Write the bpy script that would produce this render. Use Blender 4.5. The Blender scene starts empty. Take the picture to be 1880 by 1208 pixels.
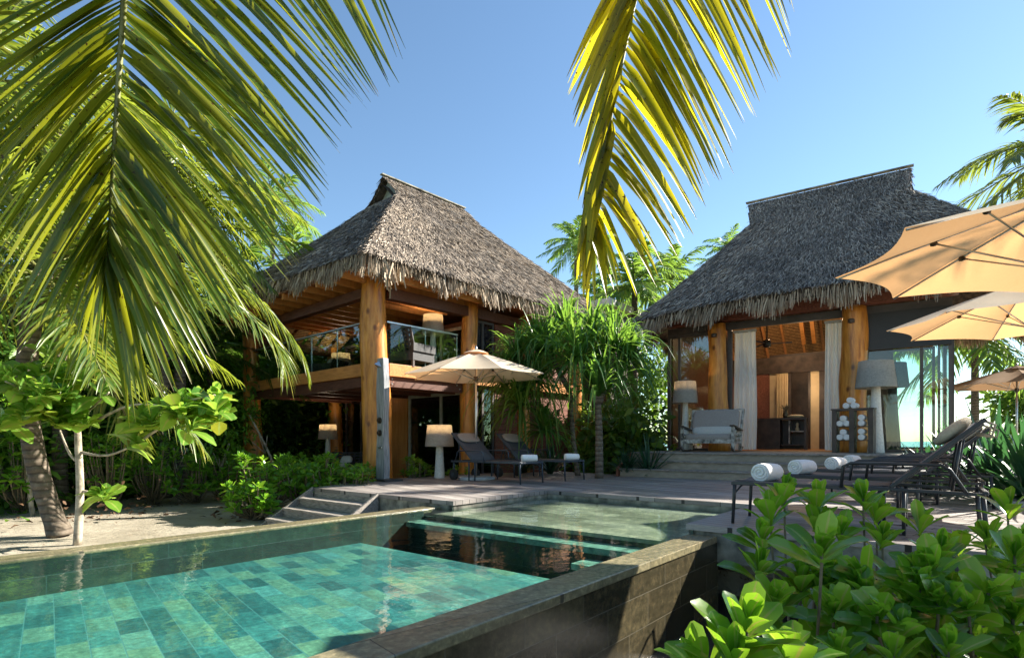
import bpy, math, random
import numpy as np
from mathutils import Vector, Matrix
rnd = random.Random(7)
RG = np.random.default_rng(11)
R = math.radians
S = bpy.context.scene
COL = S.collection
F = 1035.0; HC = 0.85
OFF = {}

# ---------------------------------------------------------------- geometry of the place (metres, deck top is z = 0)
def P(px, py, d):
    return Vector(((px-940)/F*d, d, HC+(810-py)/F*d))
def G(px, py, z=0.0):
    d = (HC-z)*F/(py-810)
    return Vector(((px-940)/F*d, d, z))
class Frame:
    def __init__(s, ox, oy, ang):                 # ang: angle of U clockwise from +Y
        a = R(ang); s.o = (ox, oy); s.U = (math.sin(a), math.cos(a)); s.V = (-math.cos(a), math.sin(a)); s.ang = ang
    def pt(s, a, t, z=0.0):
        return Vector((s.o[0]+a*s.U[0]+t*s.V[0], s.o[1]+a*s.U[1]+t*s.V[1], z))
    def t_at(s, px, a):
        k = (px-940)/F
        return -((s.o[0]+a*s.U[0])-k*(s.o[1]+a*s.U[1]))/(s.V[0]-k*s.V[1])
    def a_at(s, px, t):
        k = (px-940)/F
        return -((s.o[0]+t*s.V[0])-k*(s.o[1]+t*s.V[1]))/(s.U[0]-k*s.U[1])
FP = Frame(0, 0, 39.4)          # pool and deck
FL = Frame(-3.21, 13.3, 42.5)   # left villa, front post at the origin
FR = Frame(5.77, 15.8, 35.0)    # right villa, left entrance post at the origin

# ---------------------------------------------------------------- object helpers
def tag(o, label=None, cat=None, group=None, kind=None):
    if label: o['label'] = label
    if cat: o['category'] = cat
    if group: o['group'] = group
    if kind: o['kind'] = kind
    return o
def thing(name, label, cat, loc=(0,0,0), rz=0, group=None):
    o = bpy.data.objects.new(name, None); COL.objects.link(o)
    o.empty_display_size = .2
    o.location = loc; o.rotation_euler = (0,0,rz); OFF[o] = Vector((0,0,0))
    return tag(o, label, cat, group)
def wthing(name, label, cat, loc, group=None):     # its parts are given in world coordinates
    o = thing(name, label, cat, loc, 0, group); OFF[o] = Vector(loc); return o
def mk(name, V, Fc, mat, parent=None, smooth=False):
    off = OFF.get(parent, Vector((0,0,0))) if parent is not None else Vector((0,0,0))
    me = bpy.data.meshes.new(name)
    if isinstance(V, np.ndarray):
        V = V - np.array(off); me.vertices.add(len(V)); me.vertices.foreach_set('co', V.astype(np.float32).ravel())
        k = Fc.shape[1]; n = len(Fc)
        me.loops.add(n*k); me.loops.foreach_set('vertex_index', Fc.astype(np.int32).ravel())
        me.polygons.add(n); me.polygons.foreach_set('loop_start', np.arange(0, n*k, k, dtype=np.int32))
        me.polygons.foreach_set('loop_total', np.full(n, k, dtype=np.int32))
        me.update(calc_edges=True)
    else:
        me.from_pydata([(v[0]-off[0], v[1]-off[1], v[2]-off[2]) for v in V], [], Fc); me.update()
    if smooth: me.polygons.foreach_set('use_smooth', [True]*len(me.polygons))
    me.materials.append(mat)
    o = bpy.data.objects.new(name, me); COL.objects.link(o)
    if parent is not None: o.parent = parent
    OFF[o] = off
    return o
class MB:
    def __init__(s): s.v = []; s.f = []
    def add(s, vs, fs):
        n = len(s.v); s.v += [tuple(x) for x in vs]; s.f += [tuple(i+n for i in f) for f in fs]; return s
    def hexa(s, c):      # 8 corners: bottom 4 ccw, top 4 ccw
        return s.add(c, [(3,2,1,0),(4,5,6,7),(0,1,5,4),(1,2,6,5),(2,3,7,6),(3,0,4,7)])
    def box(s, x0,x1,y0,y1,z0,z1):
        return s.hexa([(x0,y0,z0),(x1,y0,z0),(x1,y1,z0),(x0,y1,z0),(x0,y0,z1),(x1,y0,z1),(x1,y1,z1),(x0,y1,z1)])
    def fbox(s, fr, a0,a1,t0,t1,z0,z1):
        a0,a1 = sorted((a0,a1)); t0,t1 = sorted((t0,t1))
        q = [(a0,t0),(a1,t0),(a1,t1),(a0,t1)]
        return s.hexa([fr.pt(a,t,z0) for a,t in q]+[fr.pt(a,t,z1) for a,t in q])
    def bar(s, p, q, w, h=None, up=(0,0,1)):
        h = h or w; p = Vector(p); q = Vector(q); d = (q-p).normalized(); u = Vector(up)
        if abs(d.dot(u)) > .97: u = Vector((0,1,0))
        x = d.cross(u).normalized()*w/2; y = x.normalized().cross(d).normalized()*h/2
        return s.hexa([p-x-y,p+x-y,p+x+y,p-x+y,q-x-y,q+x-y,q+x+y,q-x+y])
    def tube(s, pts, rad, n=8, cap=True):
        pts = [Vector(p) for p in pts]; m = len(pts)
        if not hasattr(rad, '__len__'): rad = [rad]*m
        base = len(s.v); prev = None
        for i, p in enumerate(pts):
            d = (pts[min(i+1,m-1)]-pts[max(i-1,0)]).normalized()
            if prev is None:
                u = Vector((0,0,1)) if abs(d.z) < .9 else Vector((0,1,0))
                x = d.cross(u).normalized()
            else: x = (prev - d*prev.dot(d)).normalized()
            prev = x; y = d.cross(x)
            for k in range(n):
                a = 2*math.pi*k/n; s.v.append(tuple(p+(x*math.cos(a)+y*math.sin(a))*rad[i]))
        for i in range(m-1):
            for k in range(n):
                a = base+i*n+k; b = base+i*n+(k+1)%n; s.f.append((a,b,b+n,a+n))
        if cap:
            s.f.append(tuple(base+k for k in range(n))[::-1]); s.f.append(tuple(base+(m-1)*n+k for k in range(n)))
        return s
    def lathe(s, prof, n=24, c=(0,0,0), cap=True):
        base = len(s.v); m = len(prof)
        for r, z in prof:
            for k in range(n):
                a = 2*math.pi*k/n; s.v.append((c[0]+r*math.cos(a), c[1]+r*math.sin(a), c[2]+z))
        for i in range(m-1):
            for k in range(n):
                a = base+i*n+k; b = base+i*n+(k+1)%n; s.f.append((a,b,b+n,a+n))
        if cap:
            s.f.append(tuple(base+k for k in range(n))[::-1]); s.f.append(tuple(base+(m-1)*n+k for k in range(n)))
        return s
    def pillow(s, c, ax, ay, az, lx, ly, lz, n=8, p=3.0):       # rounded box cushion
        c = Vector(c); ax = Vector(ax).normalized(); ay = Vector(ay).normalized(); az = Vector(az).normalized()
        base = len(s.v); N = n*2; M = n
        for j in range(M+1):
            ph = -math.pi/2+math.pi*j/M
            for i in range(N):
                th = 2*math.pi*i/N
                f = lambda w: math.copysign(abs(w)**(2/p), w)
                x = f(math.cos(ph))*f(math.cos(th)); y = f(math.cos(ph))*f(math.sin(th)); z = f(math.sin(ph))
                s.v.append(tuple(c+ax*x*lx/2+ay*y*ly/2+az*z*lz/2))
        for j in range(M):
            for i in range(N):
                a = base+j*N+i; b = base+j*N+(i+1)%N; s.f.append((a,b,b+N,a+N))
        return s
    def build(s, name, mat, parent=None, smooth=False): return mk(name, s.v, s.f, mat, parent, smooth)
def bevel(o, w=.006, seg=2):
    m = o.modifiers.new('bevel', 'BEVEL'); m.width = w; m.segments = seg; m.limit_method = 'ANGLE'; m.angle_limit = R(40); return o
def copy_tree(o, parent=None):
    c = o.copy(); COL.objects.link(c)
    if parent is not None: c.parent = parent
    for ch in [x for x in S.objects if x.parent == o]: copy_tree(ch, c)
    return c
def struct(name, mb, mat): return tag(mb.build(name, mat), kind='structure')

# ---------------------------------------------------------------- leaves: many curved ribbons at once
PROF = {
 'palm':  lambda t: np.clip(np.minimum(1, t*6+.35)*(1-t**2.2)+.03, 0, 1),
 'strap': lambda t: (1-t**3)*.95+.05,
 'broad': lambda t: np.clip(.16+.95*np.sin(np.pi*np.clip(t,0,1)**1.7)**.75, .05, 1),
 'oval':  lambda t: np.clip(.10+np.sin(np.pi*np.clip(t*.93+.03,0,1))**.7, .05, 1),
 'thatch':lambda t: 1-.55*t,
}
LAST = [None]
def nrm(a): return a/np.maximum(np.linalg.norm(a, axis=-1, keepdims=True), 1e-9)
def ribbons(base, dirs, up, L, W, droop, nseg=3, prof='palm', fold=0.0, power=2.0, twist=None):
    base = np.asarray(base, float); dirs = nrm(np.asarray(dirs, float)); N = len(base)
    up = np.broadcast_to(np.asarray(up, float), (N,3)); L = np.broadcast_to(L, (N,)).astype(float); W = np.broadcast_to(W, (N,)).astype(float)
    droop = np.broadcast_to(droop, (N,)).astype(float)
    t = np.linspace(0, 1, nseg+1)
    down = np.array([0,0,-1.0])
    C = base[:,None,:]+dirs[:,None,:]*(L[:,None]*t[None])[...,None]+down*(droop[:,None]*L[:,None]*(t[None]**power))[...,None]
    # keep drooping leaves near their own length
    T = dirs[:,None,:]+down*(droop[:,None]*power*(t[None]**(power-1)))[...,None]
    T = nrm(T)
    side = np.cross(T, up[:,None,:]); side = nrm(side+1e-6)
    nn = nrm(np.cross(side, T))
    if twist is not None:
        tw = np.broadcast_to(twist, (N,))[:,None,None]
        side, nn = side*np.cos(tw)+nn*np.sin(tw), nn*np.cos(tw)-side*np.sin(tw)
    w = PROF[prof](t)[None,:,None]*W[:,None,None]/2
    if fold:
        A = C-side*w+nn*w*fold; B = C; D = C+side*w+nn*w*fold
        V = np.stack([A,B,D], 2).reshape(-1,3)
        m = (nseg+1)*3
        f = []
        for i in range(nseg):
            for k in range(2):
                f.append((i*3+k, i*3+k+1, i*3+k+4, i*3+k+3))
    else:
        V = np.stack([C-side*w, C+side*w], 2).reshape(-1,3); m = (nseg+1)*2
        f = [(i*2, i*2+1, i*2+3, i*2+2) for i in range(nseg)]
    k_ = 3 if fold else 2; rib = np.array([1,0,1.] if fold else [1,1.])
    LAST[0] = np.stack([np.tile(rib, N*(nseg+1)), np.tile(np.repeat(t, k_), N)], 1)
    f = np.array(f); Fa = (f[None]+(np.arange(N)*m)[:,None,None]).reshape(-1,4)
    return V, Fa
class LB:
    def __init__(s): s.V = []; s.F = []; s.A = []; s.n = 0
    def add(s, V, Fc): s.V.append(V); s.F.append(Fc+s.n); s.A.append(LAST[0]); s.n += len(V); return s
    def build(s, name, mat, parent=None, smooth=True):
        o = mk(name, np.concatenate(s.V), np.concatenate(s.F), mat, parent, smooth); A = np.concatenate(s.A).astype(np.float32)
        for i, nm in enumerate(('rib','along')):
            at = o.data.attributes.new(nm, 'FLOAT', 'POINT'); at.data.foreach_set('value', np.ascontiguousarray(A[:,i]))
        return o

# ---------------------------------------------------------------- materials
def newmat(name):
    m = bpy.data.materials.new(name); m.use_nodes = True; nt = m.node_tree
    for n in list(nt.nodes): nt.nodes.remove(n)
    out = nt.nodes.new('ShaderNodeOutputMaterial'); return m, nt, out
def N(nt, t, **kw):
    n = nt.nodes.new(t)
    for k, v in kw.items(): setattr(n, k, v)
    return n
def ramp(nt, stops, fac=None):
    r = N(nt, 'ShaderNodeValToRGB'); e = r.color_ramp.elements
    while len(e) < len(stops): e.new(.5)
    for i, (p, c) in enumerate(stops): e[i].position = p; e[i].color = (*c, 1) if len(c) == 3 else c
    if fac is not None: nt.links.new(fac, r.inputs[0])
    return r
def coords(nt, rot=0, scale=(1,1,1), rot3=None):
    tc = N(nt, 'ShaderNodeTexCoord'); mp = N(nt, 'ShaderNodeMapping')
    mp.inputs['Rotation'].default_value = rot3 or (0,0,rot); mp.inputs['Scale'].default_value = scale
    if rot and scale != (1,1,1):
        mp.inputs['Scale'].default_value = (1,1,1); m2 = N(nt, 'ShaderNodeMapping'); m2.inputs['Scale'].default_value = scale
        nt.links.new(tc.outputs['Object'], mp.inputs[0]); nt.links.new(mp.outputs[0], m2.inputs[0]); return m2.outputs[0]
    nt.links.new(tc.outputs['Object'], mp.inputs[0]); return mp.outputs[0]
def noise(nt, vec, scale, detail=4, rough=.55):
    n = N(nt, 'ShaderNodeTexNoise'); n.inputs['Scale'].default_value = scale; n.inputs['Detail'].default_value = detail; n.inputs['Roughness'].default_value = rough
    if vec is not None: nt.links.new(vec, n.inputs['Vector'])
    return n.outputs['Fac']
def mixc(nt, a, b, fac, mode='MIX'):
    m = N(nt, 'ShaderNodeMixRGB', blend_type=mode)
    for i, x in ((0,fac),(1,a),(2,b)):
        if hasattr(x, 'links') or isinstance(x, bpy.types.NodeSocket): nt.links.new(x, m.inputs[i])
        else: m.inputs[i].default_value = x if i == 0 else (*x[:3], 1)
    return m.outputs[0]
def bump(nt, h, strength=.3, dist=.02):
    b = N(nt, 'ShaderNodeBump'); b.inputs['Strength'].default_value = strength; b.inputs['Distance'].default_value = dist
    nt.links.new(h, b.inputs['Height']); return b.outputs[0]
def princ(nt, out, col, rough=.6, metal=0, nor=None, spec=.5):
    p = N(nt, 'ShaderNodeBsdfPrincipled')
    if isinstance(col, bpy.types.NodeSocket): nt.links.new(col, p.inputs['Base Color'])
    else: p.inputs['Base Color'].default_value = (*col, 1)
    if isinstance(rough, bpy.types.NodeSocket): nt.links.new(rough, p.inputs['Roughness'])
    else: p.inputs['Roughness'].default_value = rough
    p.inputs['Metallic'].default_value = metal; p.inputs['Specular IOR Level'].default_value = spec
    if nor is not None: nt.links.new(nor, p.inputs['Normal'])
    nt.links.new(p.outputs[0], out.inputs[0]); return p
def mplain(name, c, rough=.6, metal=0, var=.15, scale=6, bmp=.1, spec=.5):
    m, nt, out = newmat(name); v = coords(nt)
    n = noise(nt, v, scale); d = tuple(x*(1-var*1.6) for x in c); l = tuple(min(1, x*(1+var)) for x in c)
    col = ramp(nt, [(.3,d),(.7,l)], n).outputs[0]
    princ(nt, out, col, rough, metal, bump(nt, noise(nt, v, scale*14, 3), bmp, .004) if bmp else None, spec); return m
def mwood(name, c1, c2, c3, axis='z', rough=.55, scale=3, stretch=12, rot=0, bmp=.25):
    m, nt, out = newmat(name)
    sc = {'z':(stretch,stretch,1),'x':(1,stretch,stretch),'y':(stretch,1,stretch)}[axis]
    v = coords(nt, rot, sc); n = noise(nt, v, scale, 6, .6); n2 = noise(nt, coords(nt), 1.3, 3)
    c = ramp(nt, [(.28,c1),(.5,c2),(.75,c3)], n).outputs[0]
    c = mixc(nt, c, ramp(nt, [(.3,(.55,.55,.55)),(.7,(1,1,1))], n2).outputs[0], .5, 'MULTIPLY')
    if name == 'varnished_log':
        vo = N(nt, 'ShaderNodeTexVoronoi'); vo.inputs['Scale'].default_value = 1.5; nt.links.new(coords(nt, 0, (1.6,1.6,1)), vo.inputs['Vector'])
        kk = ramp(nt, [(.04,(.18,.12,.08)),(.10,(.55,.45,.4)),(.15,(1,1,1))], vo.outputs['Distance']).outputs[0]; c = mixc(nt, c, kk, 1.0, 'MULTIPLY')
        cr = noise(nt, coords(nt, 0, (16,16,.7)), 2.2, 6, .7); c = mixc(nt, c, ramp(nt, [(.30,(.35,.28,.22)),(.38,(1,1,1))], cr).outputs[0], .8, 'MULTIPLY')
    princ(nt, out, c, rough, 0, bump(nt, n, bmp, .01)); return m
def mleaf(name, stops, trans=(.35,.5,.06), tfac=.45, rough=.38, spots=False, spec=.4, rib=None, tip=None):
    m, nt, out = newmat(name); g = N(nt, 'ShaderNodeNewGeometry')
    r = ramp(nt, stops, g.outputs['Random Per Island']).outputs[0]
    v = coords(nt); n = noise(nt, v, 5, 3)
    col = mixc(nt, r, ramp(nt, [(.3,(.6,.65,.6)),(.7,(1.2,1.15,1.0))], n).outputs[0], .6, 'MULTIPLY')
    if rib:
        at = N(nt, 'ShaderNodeAttribute', attribute_name='rib'); rr = ramp(nt, [(.05,(1,1,1)),(.16,(0,0,0))], at.outputs['Fac']).outputs[0]
        col = mixc(nt, col, rib, rr)
    if tip:
        at = N(nt, 'ShaderNodeAttribute', attribute_name='along'); n9 = noise(nt, v, 3, 2); ad = N(nt, 'ShaderNodeMath', operation='MULTIPLY_ADD'); ad.inputs[1].default_value = .45
        nt.links.new(n9, ad.inputs[0]); nt.links.new(at.outputs['Fac'], ad.inputs[2]); rr = ramp(nt, [(.999,(0,0,0)),(1,(1,1,1))], None)
        sb = N(nt, 'ShaderNodeMath', operation='SUBTRACT', use_clamp=True); sb.inputs[1].default_value = tip; nt.links.new(ad.outputs[0], sb.inputs[0])
        ml = N(nt, 'ShaderNodeMath', operation='MULTIPLY', use_clamp=True); ml.inputs[1].default_value = 12; nt.links.new(sb.outputs[0], ml.inputs[0]); tipf = ml.outputs[0]
        col = mixc(nt, col, (.13,.07,.03), tipf)
    if spots:
        vo = noise(nt, v, 55 if spots < 2 else 26, 2, .5); s = ramp(nt, [(.66,(0,0,0)),(.70,(1,1,1))] if spots < 2 else [(.69,(0,0,0)),(.76,(.8,.8,.8))], vo).outputs[0]
        col = mixc(nt, col, (.07,.035,.012), s)
    p = N(nt, 'ShaderNodeBsdfPrincipled'); nt.links.new(col, p.inputs['Base Color']); p.inputs['Roughness'].default_value = rough
    p.inputs['Specular IOR Level'].default_value = spec
    t = N(nt, 'ShaderNodeBsdfTranslucent'); tc = mixc(nt, col, trans, .75)
    if spots: tc = mixc(nt, tc, (.07,.03,.01), s)
    if rib: tc = mixc(nt, tc, (.5,.45,.08), rr if not tip else 0.0)
    nt.links.new(tc, t.inputs[0])
    mx = N(nt, 'ShaderNodeMixShader'); mx.inputs[0].default_value = tfac
    nt.links.new(p.outputs[0], mx.inputs[1]); nt.links.new(t.outputs[0], mx.inputs[2]); nt.links.new(mx.outputs[0], out.inputs[0]); return m
def mthatch(name, a, b, c, tfac=.12):
    m, nt, out = newmat(name); g = N(nt, 'ShaderNodeNewGeometry')
    r = ramp(nt, [(0,a),(.55,b),(1,c)], g.outputs['Random Per Island']).outputs[0]
    n = noise(nt, coords(nt), .9, 4)
    col = mixc(nt, r, ramp(nt, [(.3,(.55,.55,.58)),(.7,(1.15,1.1,1.05))], n).outputs[0], .8, 'MULTIPLY')
    princ(nt, out, col, .8, 0, None, .25); return m
def mcloth(name, c, trans, tfac=.45, rough=.85, wave=None):
    m, nt, out = newmat(name); v = coords(nt); n = noise(nt, v, 60, 2)
    col = ramp(nt, [(.3,tuple(x*.88 for x in c)),(.7,c)], n).outputs[0]
    if 'woven' in name:
        vv = noise(nt, coords(nt, 0, (1,1,9)), 14, 3, .7); v2 = noise(nt, coords(nt, 0, (9,9,1)), 14, 3, .7)
        col = mixc(nt, col, ramp(nt, [(.42,(.45,.45,.45)),(.52,(1.1,1.1,1.1))], vv).outputs[0], .6, 'MULTIPLY'); col = mixc(nt, col, ramp(nt, [(.42,(.5,.5,.5)),(.52,(1.1,1.1,1.1))], v2).outputs[0], .5, 'MULTIPLY')
    if 'umbrella' in name:
        sv = noise(nt, coords(nt), 2.2, 4, .6); col = mixc(nt, col, ramp(nt, [(.3,(.80,.78,.74)),(.7,(1.05,1.05,1.05))], sv).outputs[0], .7, 'MULTIPLY')
    p = N(nt, 'ShaderNodeBsdfDiffuse'); nt.links.new(col, p.inputs[0]); nt.links.new(bump(nt, n, .2, .003), p.inputs['Normal'])
    t = N(nt, 'ShaderNodeBsdfTranslucent'); t.inputs[0].default_value = (*trans, 1)
    mx = N(nt, 'ShaderNodeMixShader'); mx.inputs[0].default_value = tfac
    nt.links.new(p.outputs[0], mx.inputs[1]); nt.links.new(t.outputs[0], mx.inputs[2]); nt.links.new(mx.outputs[0], out.inputs[0]); return m
def fres(nt, ior, nor=None):
    f = N(nt, 'ShaderNodeFresnel'); g = N(nt, 'ShaderNodeNewGeometry'); a = N(nt, 'ShaderNodeMath', operation='MULTIPLY_ADD')
    a.inputs[1].default_value = 1/ior-ior; a.inputs[2].default_value = ior
    nt.links.new(g.outputs['Backfacing'], a.inputs[0]); nt.links.new(a.outputs[0], f.inputs[0])
    if nor is not None: nt.links.new(nor, f.inputs['Normal'])
    return f
def mglass(name, tint=(.8,.88,.85), base=.04, blend=.35, bmp=0):
    m, nt, out = newmat(name); t = N(nt, 'ShaderNodeBsdfTransparent'); t.inputs[0].default_value = (*tint, 1)
    g = N(nt, 'ShaderNodeBsdfGlossy'); g.inputs['Roughness'].default_value = 0.0; g.inputs[0].default_value = (.95,.97,1,1)
    f = fres(nt, 1.5)
    a = N(nt, 'ShaderNodeMath', operation='MULTIPLY_ADD', use_clamp=True); a.inputs[1].default_value = 1.0; a.inputs[2].default_value = base
    nt.links.new(f.outputs[0], a.inputs[0])
    mx = N(nt, 'ShaderNodeMixShader'); nt.links.new(a.outputs[0], mx.inputs[0])
    nt.links.new(t.outputs[0], mx.inputs[1]); nt.links.new(g.outputs[0], mx.inputs[2]); nt.links.new(mx.outputs[0], out.inputs[0]); return m
def mwater():
    m, nt, out = newmat('pool_water'); v = coords(nt)
    n1 = noise(nt, v, 3.2, 2, .4); n2 = noise(nt, v, 14, 2, .5)
    h = N(nt, 'ShaderNodeMath', operation='MULTIPLY_ADD'); h.inputs[1].default_value = .22
    nt.links.new(n2, h.inputs[0]); nt.links.new(n1, h.inputs[2])
    nor = bump(nt, h.outputs[0], .26, .02)
    t = N(nt, 'ShaderNodeBsdfTransparent'); t.inputs[0].default_value = (.82,.96,.94,1)
    g = N(nt, 'ShaderNodeBsdfGlossy'); g.inputs['Roughness'].default_value = 0.01; nt.links.new(nor, g.inputs['Normal'])
    f = fres(nt, 1.33, nor)
    mx = N(nt, 'ShaderNodeMixShader'); nt.links.new(f.outputs[0], mx.inputs[0])
    nt.links.new(t.outputs[0], mx.inputs[1]); nt.links.new(g.outputs[0], mx.inputs[2]); nt.links.new(mx.outputs[0], out.inputs[0]); return m
def mtile(name, cols, mort, bw, bh, mode='floor', rot=0, rough=.5, offset=.5, vert=False, nscale=9, wet=None):
    m, nt, out = newmat(name)
    if vert:   # wall: x along U (frame), y = z
        tc = N(nt, 'ShaderNodeTexCoord'); sep = N(nt, 'ShaderNodeSeparateXYZ'); mp = N(nt, 'ShaderNodeMapping'); mp.inputs['Rotation'].default_value = (0,0,rot)
        nt.links.new(tc.outputs['Object'], mp.inputs[0]); nt.links.new(mp.outputs[0], sep.inputs[0])
        cb = N(nt, 'ShaderNodeCombineXYZ'); nt.links.new(sep.outputs[0], cb.inputs[0]); nt.links.new(sep.outputs[2], cb.inputs[1]); v = cb.outputs[0]
    else: v = coords(nt, rot)
    b = N(nt, 'ShaderNodeTexBrick'); b.offset = offset; nt.links.new(v, b.inputs[0]); b.inputs['Scale'].default_value = 1
    b.inputs['Brick Width'].default_value = bw; b.inputs['Row Height'].default_value = bh; b.inputs['Mortar Size'].default_value = .004; b.inputs['Mortar Smooth'].default_value = .3
    b.inputs['Color1'].default_value = (0,0,0,1); b.inputs['Color2'].default_value = (1,1,1,1); b.inputs['Mortar'].default_value = (.5,.5,.5,1); b.inputs['Bias'].default_value = 0
    c = ramp(nt, cols, b.outputs[0]).outputs[0]
    n = noise(nt, coords(nt), nscale, 8, .7); n2 = noise(nt, coords(nt, rot, (.6,5,5)), 3, 6, .65)
    c = mixc(nt, c, ramp(nt, [(.3,(.45,.5,.48)),(.52,(.95,.95,.92)),(.70,(1.7,1.6,1.45))], n).outputs[0], .9, 'MULTIPLY')
    c = mixc(nt, c, ramp(nt, [(.35,(.6,.6,.6)),(.65,(1.2,1.2,1.15))], n2).outputs[0], .6, 'MULTIPLY')
    c = mixc(nt, c, mort, b.outputs['Fac'])
    inv = N(nt, 'ShaderNodeMath', operation='MULTIPLY_ADD'); inv.inputs[1].default_value = -1; nt.links.new(b.outputs['Fac'], inv.inputs[0]); nt.links.new(n, inv.inputs[2])
    princ(nt, out, c, rough, 0, bump(nt, inv.outputs[0], .35, .006)); return m
def mdeck(name, rot, c1, c2, c3, pitch=.14, rough=.6):
    m, nt, out = newmat(name); v = coords(nt, rot)
    b = N(nt, 'ShaderNodeTexBrick'); b.offset = .37; nt.links.new(v, b.inputs[0]); b.inputs['Scale'].default_value = 1
    b.inputs['Brick Width'].default_value = 2.6; b.inputs['Row Height'].default_value = pitch; b.inputs['Mortar Size'].default_value = .005; b.inputs['Mortar Smooth'].default_value = .1
    b.inputs['Color1'].default_value = (0,0,0,1); b.inputs['Color2'].default_value = (1,1,1,1); b.inputs['Mortar'].default_value = (.5,.5,.5,1)
    c = ramp(nt, [(0,c1),(.5,c2),(1,c3)], b.outputs[0]).outputs[0]
    g = noise(nt, coords(nt, rot, (1.2,30,30)), 3, 6, .65)
    c = mixc(nt, c, ramp(nt, [(.3,(.6,.6,.62)),(.7,(1.2,1.18,1.15))], g).outputs[0], .7, 'MULTIPLY')
    bl = noise(nt, coords(nt), .8, 5, .6); c = mixc(nt, c, ramp(nt, [(.35,(.7,.7,.75)),(.65,(1.1,1.08,1.05))], bl).outputs[0], .8, 'MULTIPLY')
    c = mixc(nt, c, (.012,.01,.008), b.outputs['Fac'])
    h = N(nt, 'ShaderNodeMath', operation='MULTIPLY_ADD'); h.inputs[1].default_value = -3; nt.links.new(b.outputs['Fac'], h.inputs[0]); nt.links.new(g, h.inputs[2])
    rr = ramp(nt, [(.35,(.38,)*3),(.65,(.7,)*3)], bl).outputs[0]
    princ(nt, out, c, rr, 0, bump(nt, h.outputs[0], .4, .006)); return m
A_P = -R(90+39.4)+math.pi      # turns world so x runs along V of the pool frame
rotV = lambda ang: -(math.pi - R(90-ang) )   # x' along V of a frame with angle ang
M = {}
M['deck'] = mdeck('deck_boards', rotV(39.4), (.19,.17,.155), (.28,.255,.235), (.38,.35,.32))
M['deckside'] = mplain('weathered_fascia', (.26,.25,.20), .85, 0, .5, 5, .5)
M['greywood'] = mwood('grey_weathered_wood', (.10,.09,.08), (.26,.23,.20), (.42,.38,.33), 'x', .75, 3, 14, rotV(39.4))
M['stepwood'] = mwood('step_boards', (.24,.21,.16), (.33,.29,.225), (.40,.355,.28), 'x', .7, 1.2, 12, rotV(35))
M['showerwood'] = mwood('grey_post_wood', (.12,.13,.14), (.30,.31,.32), (.46,.46,.46), 'z', .7, 3, 10)
M['log'] = mwood('varnished_log', (.28,.085,.014), (.60,.235,.034), (.78,.38,.085), 'z', .38, 1.6, 7, 0, .35)
M['redwood'] = mwood('red_cladding', (.09,.028,.016), (.20,.065,.035), (.30,.11,.06), 'x', .5, 2.5, 14)
M['beam'] = mwood('dark_beam', (.05,.018,.011), (.12,.045,.025), (.19,.075,.04), 'x', .5, 2.5, 14, rotV(42.5))
M['fascia'] = mwood('orange_fascia_wood', (.40,.15,.035), (.60,.25,.065), (.70,.33,.10), 'x', .45, 2, 12, rotV(42.5))
M['ceil'] = mdeck('ceiling_boards', rotV(42.5)+math.pi/2, (.30,.10,.045), (.42,.16,.07), (.52,.22,.10), .22)
M['orangewall'] = mwood('orange_plywood', (.42,.16,.035), (.55,.23,.06), (.62,.29,.08), 'z', .5, 1.6, 6)
M['thatchbase'] = mplain('thatch_core', (.09,.07,.055), .95, 0, .5, 9, .8)
M['thatch'] = mthatch('thatch_brown', (.12,.10,.08), (.30,.25,.195), (.55,.47,.37))
M['thatchgrey'] = mthatch('thatch_grey', (.125,.105,.085), (.30,.255,.21), (.66,.58,.47))
M['fringe'] = mthatch('thatch_fringe', (.18,.135,.09), (.38,.30,.21), (.60,.51,.38))
M['metal'] = mplain('dark_metal', (.035,.038,.042), .42, .3, .15, 8, 0)
M['bluegrey'] = mplain('blue_grey_metal', (.045,.06,.08), .45, .2, .15, 8, 0)
M['steel'] = mplain('brushed_steel', (.55,.55,.55), .3, .9, .1, 8, 0)
M['bronze'] = mplain('aged_bronze', (.10,.08,.06), .35, .8, .2, 20, 0)
M['frame'] = mplain('window_frame_paint', (.07,.06,.055), .5, 0, .15, 6, 0)
M['frameg'] = mplain('pale_window_frame', (.35,.36,.30), .5, 0, .15, 6, 0)
M['sling'] = mplain('charcoal_mesh', (.045,.052,.065), .6, 0, .12, 40, .3)
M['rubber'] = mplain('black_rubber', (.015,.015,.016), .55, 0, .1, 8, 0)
M['headrest'] = mplain('taupe_fabric', (.24,.21,.185), .9, 0, .1, 40, .4)
M['beige'] = mplain('beige_pillow', (.42,.38,.29), .9, 0, .1, 40, .4)
M['cushion'] = mplain('taupe_cushion', (.33,.295,.27), .95, 0, .1, 40, .4)
M['cushion2'] = mplain('pale_cushion', (.55,.54,.50), .95, 0, .08, 40, .4)
M['towel'] = mplain('towel', (.86,.86,.85), .95, 0, .06, 60, .8)
M['wchair'] = mplain('worn_white_wood', (.42,.40,.36), .8, 0, .6, 9, .5)
M['dwood'] = mplain('dark_brown_wood', (.055,.035,.025), .5, 0, .35, 5, .2)
M['rattan'] = mplain('dark_woven', (.03,.03,.032), .6, 0, .3, 40, .6)
M['lampstem'] = mplain('white_lamp_stem', (.62,.62,.58), .6, 0, .12, 30, .4)
M['shade'] = mcloth('woven_shade', (.55,.52,.46), (.75,.66,.50), .4)
M['shadegrey'] = mcloth('grey_woven_shade', (.50,.50,.46), (.55,.52,.45), .35)
M['blackshade'] = mcloth('black_woven_shade', (.03,.03,.03), (.06,.05,.04), .3)
M['glass'] = mglass('window_glass')
M['dglass'] = mglass('dark_window_glass', (.40,.45,.42), .06)
M['rail_glass'] = mglass('railing_glass', (.84,.92,.88), .0)
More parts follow.
